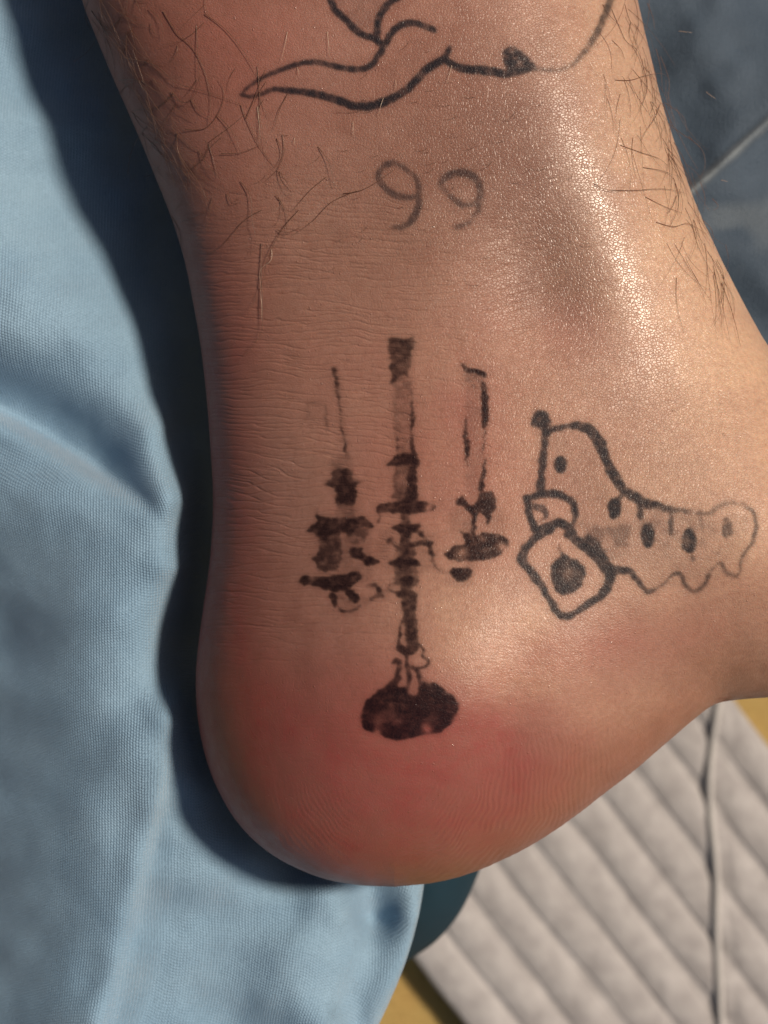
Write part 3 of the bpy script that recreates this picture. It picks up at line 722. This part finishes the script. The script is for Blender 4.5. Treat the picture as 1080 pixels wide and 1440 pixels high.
HL = [cA(l) for l in [
    [(450, 210), (560, 235), (640, 300), (740, 330), (880, 380)], [(480, 400), (570, 385), (620, 340)], [(460, 250), (520, 320), (560, 380), (600, 430)],
    [(590, 40), (640, 120), (700, 180), (740, 260), (760, 350), (757, 450)], [(710, 90), (715, 200), (720, 300)], [(740, 50), (820, 110), (890, 200), (940, 290)],
    [(670, 468), (740, 465), (790, 410), (810, 340), (790, 290)], [(640, 480), (645, 550), (690, 620), (735, 690), (752, 765)], [(690, 610), (740, 570), (760, 510)],
    [(800, 555), (870, 552), (940, 525)], [(870, 380), (890, 430), (940, 530), (990, 600)], [(930, 240), (940, 380), (935, 510)], [(1000, 500), (1020, 560), (990, 610)],
    [(870, 655), (905, 710), (912, 800), (925, 870), (900, 930)], [(945, 760), (880, 800), (800, 890), (710, 945)], [(820, 700), (840, 735), (870, 730)],
    [(1080, 760), (1020, 830), (970, 930), (940, 1050), (890, 1140)], [(1000, 830), (1040, 840), (1090, 820)], [(945, 880), (945, 1000), (950, 1120), (940, 1210), (865, 1310)],
    [(660, 800), (700, 785), (740, 765)], [(330, 40), (400, 140), (470, 230), (520, 330)], [(360, 0), (370, 70), (400, 110)], [(490, 0), (500, 25), (510, 50)],
    [(430, 290), (500, 290), (560, 330)], [(760, 510), (830, 460), (890, 410)], [(890, 430), (930, 330), (960, 250)], [(540, 520), (580, 520), (600, 580)],
    [(620, 780), (650, 840), (655, 900)], [(690, 360), (720, 400), (760, 430)], [(430, 340), (470, 300), (540, 295)], [(400, 100), (440, 60), (450, 20)],
    [(480, 180), (520, 300), (560, 460), (570, 540)], [(620, 330), (660, 370), (700, 350), (730, 270)], [(1180, 640), (1120, 690), (1060, 760)], [(1290, 690), (1200, 730), (1130, 800), (1060, 850)],
    [(1240, 700), (1300, 690), (1360, 660), (1430, 610)], [(1150, 530), (1190, 590), (1210, 680)], [(1010, 620), (1030, 650), (1060, 690)], [(1040, 340), (1010, 400), (990, 470)]]]
HR = [cB(l) for l in [
    [(0, 60), (60, 200), (100, 280), (180, 350), (230, 520), (240, 640)], [(90, 30), (130, 150), (210, 220)], [(0, 270), (60, 330), (90, 400)],
    [(20, 540), (130, 540), (230, 510), (330, 495), (380, 520)], [(330, 700), (290, 800), (230, 890), (200, 950)], [(350, 690), (430, 740), (490, 800), (510, 890)],
    [(350, 700), (400, 820), (460, 920), (520, 1040), (580, 1140)], [(380, 830), (470, 900), (560, 960), (620, 1030), (630, 1130), (600, 1200)],
    [(420, 960), (480, 1060), (520, 1160), (540, 1240)], [(300, 330), (330, 450), (340, 560), (345, 620)], [(330, 380), (370, 480), (390, 560), (380, 680)],
    [(0, 1285), (150, 1285), (300, 1275), (400, 1280), (500, 1305)], [(60, 980), (200, 1030), (320, 1070), (380, 1120)], [(240, 20), (280, 120), (290, 200)],
    [(210, 1130), (330, 1150), (460, 1195)], [(230, 1330), (350, 1390), (480, 1440)], [(440, 1320), (410, 1400), (380, 1440)], [(680, 1340), (720, 1390), (690, 1420)],
    [(600, 1230), (630, 1330), (620, 1430)], [(520, 920), (560, 960), (600, 990)], [(-120, 1240), (-40, 1280), (60, 1290)], [(300, 1500), (420, 1530), (520, 1510), (640, 1580)],
    [(620, 1490), (680, 1560), (690, 1680)], [(-60, 30), (0, 120), (70, 180)], [(130, 150), (120, 240), (160, 330)]]]
hairs = [(l, .046, random.uniform(.1, .6)) for l in HL] + [(l, .044, random.uniform(.2, .7)) for l in HR]
for i in range(45):            # finer stray hairs, thinning out downwards
    t = random.random() ** 1.3
    y = -15 + t * 330; x = float(xl_f(y)) + 6 + random.random() ** 1.5 * 210
    a = random.uniform(.7, 2.4); L = random.uniform(25, 75); b = random.uniform(-.9, .9)
    pts = [(x, y)]
    for _ in range(3):
        x += L / 3 * math.cos(a); y += L / 3 * math.sin(a); a += b * .5; pts.append((x, y))
    hairs.append((pts, random.uniform(.026, .042), random.uniform(.05, .5)))
for i in range(55):
    t = random.random() ** .9
    y = -15 + t * 420; x = float(xr_f(y)) + 22 - random.random() ** 1.3 * 95
    a = random.gauss(1.35, .28); L = random.uniform(40, 110); b = random.uniform(-.6, .6)
    pts = [(x, y)]
    for _ in range(3):
        x += L / 3 * math.cos(a); y += L / 3 * math.sin(a); a += b * .5; pts.append((x, y))
    hairs.append((pts, random.uniform(.020, .034), random.uniform(.05, .5)))
for i in range(46):            # hairs leaving the front of the shin, seen against the slate cloth
    y = random.uniform(-10, 400); x = float(xr_f(y)) * 1.0 - random.uniform(0, 14)
    a = random.gauss(1.12, .22); L = random.uniform(40, 105); b = random.uniform(.0, .75)
    pts = [(x, y)]
    for _ in range(3):
        x += L / 3 * math.cos(a); y += L / 3 * math.sin(a); a += b * .5; pts.append((x, y))
    hairs.append((pts, random.uniform(.026, .044), random.uniform(.3, 1.2)))
for i in range(40):            # and along the back of the shin
    y = random.uniform(-10, 260) ; x = float(xl_f(y)) + random.uniform(2, 60)
    a = random.gauss(1.0, .3); L = random.uniform(40, 100); b = random.uniform(-.8, .8)
    pts = [(x, y)]
    for _ in range(3):
        x += L / 3 * math.cos(a); y += L / 3 * math.sin(a); a += b * .5; pts.append((x, y))
    hairs.append((pts, random.uniform(.024, .040), random.uniform(.1, .6)))
for i in range(60):            # sparse dark stubble behind the ankle bone
    x = random.gauss(620, 120); y = random.gauss(250, 90); a = random.uniform(2.2, 3.2); L = random.uniform(10, 24)
    hairs.append(([(x, y), (x + L * .5 * math.cos(a), y + L * .5 * math.sin(a)), (x + L * math.cos(a + .2), y + L * math.sin(a + .2))], .020, .12))
hair_obj('leg_hair', hairs, M_hair, 'dark curly leg hairs on both sides of the shin')
lite = [[(404, 45), (401, 62), (395, 87)], [(460, 45), (462, 60), (463, 78)], [(496, 172), (497, 180), (497, 190)], [(635, 92), (632, 106), (628, 118)], [(539, 138), (535, 150), (532, 164)],
        [(382, 350), (381, 366), (366, 380), (367, 405)], [(366, 405), (368, 430), (368, 452)], [(418, 95), (420, 101), (420, 106)], [(362, 150), (364, 170), (366, 195)], [(556, 113), (557, 120), (556, 126)], [(414, 194), (414, 198), (415, 203)],
        cB([(455, 210), (500, 215), (545, 220)]), cB([(640, 620), (670, 645), (705, 668)]), cB([(740, 1215), (760, 1220), (785, 1228)])]
hair_obj('pale_hair', [(l, .032, .35) for l in lite], M_hair2, 'short pale hairs catching the sun')

# ------------------------------------------------------------------ light blue cloth
CP = [(-600, -300, -30), (-600, 400, -26), (-600, 900, -70), (-600, 1500, -75), (-200, -500, -26), (0, -500, -28), (200, -500, -36),
      (-200, -200, -12), (-50, -200, -14), (60, -200, -18), (115, -200, -22), (-200, 0, -8), (-50, 0, -11), (20, 0, -14), (115, 0, -20), (180, 0, -28),
      (-200, 150, -5), (0, 150, -9), (60, 150, -12), (150, 150, -17), (210, 150, -26), (-200, 300, -4), (0, 300, -7), (100, 300, -12.5), (180, 300, -16), (250, 300, -23),
      (-200, 420, -4), (0, 420, -4.5), (110, 420, -7), (190, 420, -12), (265, 420, -21), (0, 500, -6), (100, 500, -5), (180, 500, -8), (230, 500, -14), (278, 500, -23),
      (-200, 600, -10), (0, 600, -8.5), (100, 600, -6.5), (170, 600, -3.5), (228, 600, -4.5), (252, 600, -14), (292, 600, -25),
      (0, 700, -9), (100, 700, -5), (200, 700, -1.8), (252, 700, -2.4), (276, 700, -13), (300, 700, -25),
      (-200, 800, -32), (0, 800, -14), (120, 800, -4), (200, 800, -1.2), (252, 800, -2.6), (276, 800, -14), (0, 900, -19), (100, 900, -5), (170, 900, -1.5), (216, 900, -4), (240, 900, -11), (275, 900, -22),
      (-200, 1010, -40), (0, 1010, -18), (120, 1010, -4.5), (200, 1010, -.3), (248, 1010, -.6), (268, 1010, -8), (285, 1010, -17),
      (0, 1100, -18), (120, 1100, -5), (200, 1100, -.8), (242, 1100, -2.6), (278, 1100, -5.0), (310, 1100, -15),
      (0, 1200, -18), (110, 1200, -6.5), (190, 1200, -3.8), (216, 1200, -5.5), (280, 1200, -5), (345, 1200, -8), (420, 1200, -17),
      (-200, 1290, -42), (0, 1290, -18), (100, 1290, -8), (175, 1290, -4.8), (200, 1290, -6.5), (280, 1290, -8.5), (360, 1290, -9.5), (450, 1290, -8.5), (490, 1290, -10), (518, 1290, -19), (575, 1290, -11),
      (480, 1235, -11), (512, 1235, -17), (560, 1235, -14), (592, 1235, -13),
      (-200, 1440, -42), (0, 1440, -18), (135, 1440, -6), (165, 1440, -8), (250, 1440, -10), (330, 1440, -13), (380, 1440, -11), (470, 1440, -8.5), (497, 1440, -15), (535, 1440, -12.5),
      (-200, 1650, -42), (0, 1650, -17), (100, 1650, -10), (200, 1650, -13), (330, 1650, -15), (430, 1650, -13), (-200, 1900, -50), (200, 1900, -30),
      (500, 600, -42), (500, 300, -44), (500, 950, -40), (500, 0, -44), (540, 1120, -32), (400, 1100, -30), (400, 700, -38), (400, -300, -44), (350, 100, -42), (600, 1180, -24)]
CP = np.array(CP, float)
def tps_fit(P, z, lam=.02):
    p = P / 100; d = np.hypot(p[:, None, 0] - p[None, :, 0], p[:, None, 1] - p[None, :, 1])
    K = np.where(d > 0, d * d * np.log(d + 1e-12), 0) + lam * np.eye(len(p))
    Q = np.hstack([np.ones((len(p), 1)), p]); A = np.block([[K, Q], [Q.T, np.zeros((3, 3))]])
    return p, np.linalg.solve(A, np.concatenate([z, np.zeros(3)]))
def tps_eval(f, x, y):
    p, w = f; x = np.asarray(x) / 100; y = np.asarray(y) / 100
    o = w[-3] + w[-2] * x + w[-1] * y
    for i in range(len(p)):
        d2 = (x - p[i, 0]) ** 2 + (y - p[i, 1]) ** 2
        o = o + w[i] * .5 * d2 * np.log(d2 + 1e-12)
    return o
fit = tps_fit(CP[:, :2], CP[:, 2])
def line_d(x, y, pts):
    """signed distance (px) to an open polyline: positive on its right when walking down"""
    p = spline(pts, 6); d = seg_dist(x, y, p).astype(float)
    xi = np.interp(y, p[:, 1], p[:, 0]); return np.where(x > xi, d, -d), p
def cloth_z(px, py):
    z = tps_eval(fit, px, py)
    # diagonal valley fold
    L = np.array([(-60, 545), (0, 572), (70, 610), (140, 655), (205, 700), (235, 730)], float)
    d = seg_dist(px, py, spline(L, 5)).astype(float); below = py > np.interp(px, L[:, 0], L[:, 1])
    fade = 1 - sstep(120, 245, px)
    z = z - 8.0 * fade * np.exp(-(d / np.where(below, 17, 56)) ** 2)
    # crisp ridge running down
    d, _ = line_d(px, py, [(232, 1060), (222, 1110), (205, 1180), (185, 1260), (165, 1340), (140, 1440), (110, 1560)])
    fade = sstep(1040, 1140, py)
    z = z + fade * np.where(d < 0, 1.5 * np.exp(-(d / 26) ** 2), 1.5 * np.exp(-(d / 11) ** 2))
    d, _ = line_d(px, py, [(470, 1200), (440, 1290), (395, 1360), (350, 1460), (320, 1560)])
    z = z + sstep(1230, 1330, py) * .8 * np.exp(-(d / 30) ** 2)
    z = z + (fnoise(px, py, 130, 71, 2) - .5) * 1.6 + (fnoise(px, py, 42, 73, 2) - .5) * .6 + (fnoise(px * .6 + py * .5, py * .9 - px * .3, 85, 75, 2) - .5) * 4.2
    return z
EDGE = spline([(605, 1050), (603, 1150), (600, 1205), (596, 1245), (586, 1300), (566, 1365), (533, 1440), (480, 1540), (400, 1680), (330, 1800)], 6)
def cloth_right(py): return np.where(py < 1050, 605, np.interp(py, EDGE[:, 1], EDGE[:, 0]))
def build_blue():
    PYc = np.concatenate([np.linspace(-650, -60, 40), np.arange(-54, 1500, 6), np.linspace(1510, 1790, 30)])
    nc = 190; u = np.linspace(0, 1, nc); u = np.where(u < .18, u / .18 * .42, .42 + (u - .18) / .82 * .58)
    xr_ = cloth_right(PYc); x0 = -650.0
    cx = x0 + (xr_[:, None] - x0) * u[None, :]; cy = np.repeat(PYc[:, None], nc, 1)
    z = cloth_z(cx, cy)
    # rounded free edge on the right, below the heel
    e = (xr_[:, None] - cx) * .1 * .95
    roll = np.where(e < 3.2, 3.2 - np.sqrt(np.clip(3.2 ** 2 - (3.2 - e) ** 2, 0, None)), 0)
    z = z - roll
    # keep under the foot: work in mid-plane pixels
    for _ in range(2):
        kk = (D - z * 1e-3) / D
        ox, oy = 540 + (cx - 540) * kk, 720 + (cy - 720) * kk
        zb = -np.concatenate([zfront(ox[i:i + 20], oy[i:i + 20]) for i in range(0, len(PYc), 20)]) * .95
        ins = (ox > xl_f(oy)) & (ox < xr_f(oy)) & (oy < YB)
        z = np.where(ins, np.minimum(z, zb - .5), z)
    P = W(cx, cy, z)
    # thread coordinates from arc length
    su = np.concatenate([np.zeros((len(PYc), 1)), np.cumsum(np.linalg.norm(np.diff(P, axis=1), axis=2), 1)], 1)
    su -= su[:, 95:96]
    sv = np.concatenate([np.zeros((1, nc)), np.cumsum(np.linalg.norm(np.diff(P, axis=0), axis=2), 0)], 0)
    su = P[..., 0] * .55 + su * .45; sv = -P[..., 1] * .6 + sv * .4
    # skirts down to the floor all round
    def skirt(A, ax, end, out):
        b = A.take([end], ax); o = []
        for f, q in ((.35, .006), (1.0, .010)):
            s = b.copy(); s[..., 2] = b[..., 2] * (1 - f) + f * .0005; s += np.array(out) * q; o.append(s)
        o = o if end == -1 else o[::-1]
        return np.concatenate([A] + o, ax) if end == -1 else np.concatenate(o + [A], ax)
    def ext(a, ax, n=2):
        pw = [(0, 0), (0, 0)]; pw[ax] = (n, n); return np.pad(a, pw, 'edge')
    P = skirt(P, 1, -1, (-.4, 0, 0)); P = skirt(P, 1, 0, (-1, 0, 0)); P = skirt(P, 0, 0, (0, 1, 0)); P = skirt(P, 0, -1, (0, -1, 0))
    su = ext(ext(su, 1), 0); sv = ext(ext(sv, 1), 0)
    th = 1 / .00044
    wv = np.stack([su * th, sv * th * 1.05, 0 * su], -1)
    o = mesh_obj('blue_cloth', P.reshape(-1, 3), grid_faces(P.shape[0], P.shape[1]), M_blue, attrs={'weave': wv.reshape(-1, 3)})
    return o
blue = build_blue()
tag(blue, 'light blue woven cloth with soft folds lying under the bare heel', 'cloth')
# layer of the same cloth hanging below its free edge, its shade painted in
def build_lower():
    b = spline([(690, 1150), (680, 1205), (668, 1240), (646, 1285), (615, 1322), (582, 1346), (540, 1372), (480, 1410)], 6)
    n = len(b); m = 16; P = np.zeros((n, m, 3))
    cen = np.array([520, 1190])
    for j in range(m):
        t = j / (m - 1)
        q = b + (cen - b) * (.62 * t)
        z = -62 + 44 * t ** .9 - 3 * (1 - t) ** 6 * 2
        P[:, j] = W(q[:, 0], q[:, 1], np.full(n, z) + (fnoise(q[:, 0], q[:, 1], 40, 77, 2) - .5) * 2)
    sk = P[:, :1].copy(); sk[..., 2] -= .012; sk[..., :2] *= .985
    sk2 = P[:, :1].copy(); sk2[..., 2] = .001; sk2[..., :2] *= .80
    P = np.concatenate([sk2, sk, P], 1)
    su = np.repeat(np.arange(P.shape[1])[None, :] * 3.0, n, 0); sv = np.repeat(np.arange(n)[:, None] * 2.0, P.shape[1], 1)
    o = mesh_obj('lower_fold', P.reshape(-1, 3), grid_faces(n, P.shape[1])[:, ::-1], M_blue_shade, blue, attrs={'weave': np.stack([su, sv, 0 * su], -1).reshape(-1, 3)})
    return o
build_lower()['label'] = 'lower layer of the blue cloth with its shade painted in'

# ------------------------------------------------------------------ slate cloth beyond the shin
def build_slate():
    xs = np.arange(640, 2400, 14.0); ys = np.concatenate([np.arange(-900, -60, 24.0), np.arange(-60, 560, 3.0), np.arange(560, 905, 14.0)])
    xs = np.concatenate([np.arange(640, 860, 14.0), np.arange(860, 1140, 2.5), np.arange(1140, 1600, 20.0)])
    x, y = np.meshgrid(xs, ys)
    z = -44 + 0 * x
    z = z + (fnoise(x, y, 240, 81, 2) - .5) * 20 + (fnoise(x, y, 60, 83, 2) - .5) * 1.8
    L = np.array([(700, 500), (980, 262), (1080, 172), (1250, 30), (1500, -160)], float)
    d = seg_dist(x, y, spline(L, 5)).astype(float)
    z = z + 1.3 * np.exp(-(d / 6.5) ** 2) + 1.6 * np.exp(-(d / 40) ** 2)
    glint_blotch = np.exp(-(d / 6.0) ** 2) * (.35 + .65 * fnoise(x, y, 22, 87, 2))  # catch-light on the crease, painted as a pale line
    glint_blotch = np.maximum(glint_blotch, .22 * sstep(.62, .8, fnoise(x, y, 90, 89, 3)))
    P = W(x, y, z)
    def edge(A, ax, end, out):
        b = A.take([end], ax).copy(); b[..., 2] = .0008; b += np.array(out) * .012
        return np.concatenate([A, b], ax) if end == -1 else np.concatenate([b, A], ax)
    P = edge(P, 1, -1, (1, 0, 0)); P = edge(P, 1, 0, (-1, 0, 0)); P = edge(P, 0, 0, (0, 1, 0)); P = edge(P, 0, -1, (0, -.2, 0))
    wv = np.stack([P[..., 0] / .0007, P[..., 1] / .0007, 0 * P[..., 0]], -1)
    glint_blotch = np.pad(glint_blotch, 1, 'edge')
    return mesh_obj('slate_cloth', P.reshape(-1, 3), grid_faces(P.shape[0], P.shape[1]), M_slate, attrs={'weave': wv.reshape(-1, 3), 'glint_blotch': glint_blotch.ravel()})
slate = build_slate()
tag(slate, 'dark slate blue cloth with a catch-light painted along its crease behind the hairy shin', 'cloth')

# ------------------------------------------------------------------ ribbed mats on the floor
ZM = -205.0                                        # base of the mats, mm (floor is at -215)
ang = math.atan2(.788, .616); rd = np.array([math.cos(ang), math.sin(ang)]); rn = np.array([rd[1], -rd[0]])   # along / across the ribs (photo pixels)
PER = 57.6
SEAM = spline([(1030, 700), (1022, 900), (1010, 990), (1003, 1040), (998, 1095), (1000, 1150), (1008, 1230), (1008, 1310), (1014, 1440), (1016, 1560), (1024, 1800)], 6)
seamx = lambda y: np.interp(y, SEAM[:, 1], SEAM[:, 0])
def rib(parent, n0, lift, clip, seed):
    nv = 15; nl = 90
    v = np.linspace(0, 1, nv)
    P = np.zeros((nl, nv, 3))
    prof = np.abs(np.sin(math.pi * v)) ** .62
    for j in range(nv):
        nn = n0 + (.02 + .96 * v[j]) * PER
        s0, s1 = 250.0, 2250.0
        if clip:
            s = np.linspace(s0, s1, 1500); x = rn[0] * nn + rd[0] * s; y = rn[1] * nn + rd[1] * s
            ok = np.nonzero(x > seamx(y))[0]; s0 = s[ok[0]] + 2 if len(ok) else s0
        s = s0 + (s1 - s0) * np.linspace(0, 1, nl) ** 1.3
        w = (fnoise(s, s * 0 + nn, 120, seed, 2) - .5) * 11
        x = rn[0] * (nn + w) + rd[0] * s; y = rn[1] * (nn + w) + rd[1] * s
        h = 1.7 * (.74 + .54 * fnoise(s, s * 0 + n0, 70, seed + 3, 2)) * prof[j]
        if clip: h = h * (.35 + .65 * sstep(0, 55, s - s0))
        P[:, j] = W(x, y, ZM + lift + h)
        # constant pixel mapping at mat depth
    low = P.copy(); low[..., 2] = Z0 + (ZM + lift - 2.2) * 1e-3
    V = np.concatenate([P.reshape(-1, 3), low[:, [0, -1]].reshape(-1, 3)])
    F = grid_faces(nl, nv)[:, ::-1]
    b = nl * nv; r = np.arange(nl - 1)
    side0 = np.stack([r * nv, (r + 1) * nv, b + (r + 1) * 2, b + r * 2], 1)
    side1 = np.stack([r * nv + nv - 1, b + r * 2 + 1, b + (r + 1) * 2 + 1, (r + 1) * nv + nv - 1], 1)
    V = np.concatenate([V, low[0]]); e = len(V) - nv; q = np.arange(nv - 1)
    end = np.stack([q, q + 1, e + q + 1, e + q], 1)
    return mesh_obj('rib', V, np.concatenate([F, side0, side1, end]), M_felt, parent)
def mat_thing(name, n_lo, count, lift, clip, label):
    root = bpy.data.objects.new(name, None); SC.collection.objects.link(root); root.empty_display_size = .02
    c0 = W(800, 1250, ZM); root.location = (float(c0[0]), float(c0[1]), 0.0)
    tag(root, label, 'mat')
    bpy.context.view_layer.update()
    inv = root.matrix_world.inverted()
    parts = [rib(root, n_lo + i * PER, lift, clip, 90 + i * 3 + (40 if clip else 0)) for i in range(count)]
    # backing sheet under the ribs
    nn0, nn1 = n_lo, n_lo + count * PER
    s = np.linspace(250, 2250, 60); rowsP = []
    for nn in np.linspace(nn0 + 1, nn1 - 1, 14):
        ss = s
        if clip:
            t = np.linspace(250, 2250, 1500); x = rn[0] * nn + rd[0] * t; y = rn[1] * nn + rd[1] * t
            ok = np.nonzero(x > seamx(y))[0]; ss = np.linspace(t[ok[0]] + 2, 2250, 60)
        rowsP.append(W(rn[0] * nn + rd[0] * ss, rn[1] * nn + rd[1] * ss, np.full(60, ZM + lift + .25)))
    A = np.array(rowsP); B = A.copy(); B[..., 2] = max(.0006, Z0 + (ZM + lift - 2.6) * 1e-3) if clip else .0006
    n0_, n1_ = A.shape[:2]; VV = np.concatenate([A.reshape(-1, 3), B.reshape(-1, 3)]); o_ = n0_ * n1_
    Fs = [grid_faces(n0_, n1_), grid_faces(n0_, n1_, o_)[:, ::-1]]
    for idx in (np.arange(n1_), (n0_ - 1) * n1_ + np.arange(n1_), np.arange(n0_) * n1_, np.arange(n0_) * n1_ + n1_ - 1):
        Fs.append(np.stack([idx[:-1], idx[1:], idx[1:] + o_, idx[:-1] + o_], 1))
    parts.append(mesh_obj('backing', VV, np.concatenate(Fs), M_felt, root, smooth=False))
    for p in parts: p.matrix_parent_inverse = inv
    return root, inv
mat1, inv1 = mat_thing('ribbed_mat', -370.0, 10, 0.0, False, 'pale grey ribbed mat lying flat on the yellow floor below the heel')
mat2, inv2 = mat_thing('ribbed_mat', -370.0, 10, .5, True, 'pale grey ribbed mat with a bound edge overlapping the other mat')
def binding():
    p = SEAM[(SEAM[:, 1] > 860) & (SEAM[:, 1] < 1620)]
    n = len(p); t = np.arange(n)
    nn = p @ rn
    z = ZM + .5 + .8 + 1.0 * np.abs(np.sin(math.pi * (nn + 370) / PER))
    P = W(p[:, 0], p[:, 1], z); tg = np.gradient(P, axis=0); tg /= np.linalg.norm(tg, axis=1)[:, None]
    a = np.cross(tg, [0, 0, 1.0]); a /= np.linalg.norm(a, axis=1)[:, None]; b = np.cross(a, tg)
    R = .0009
    V = np.stack([P + R * (math.cos(q) * a + 1.2 * math.sin(q) * b) for q in np.linspace(0, 2 * math.pi, 10, endpoint=False)], 1)
    o = mesh_obj('binding', V.reshape(-1, 3), grid_faces(n, 10, 0, True), M_cord, mat2); o.matrix_parent_inverse = inv2
binding()
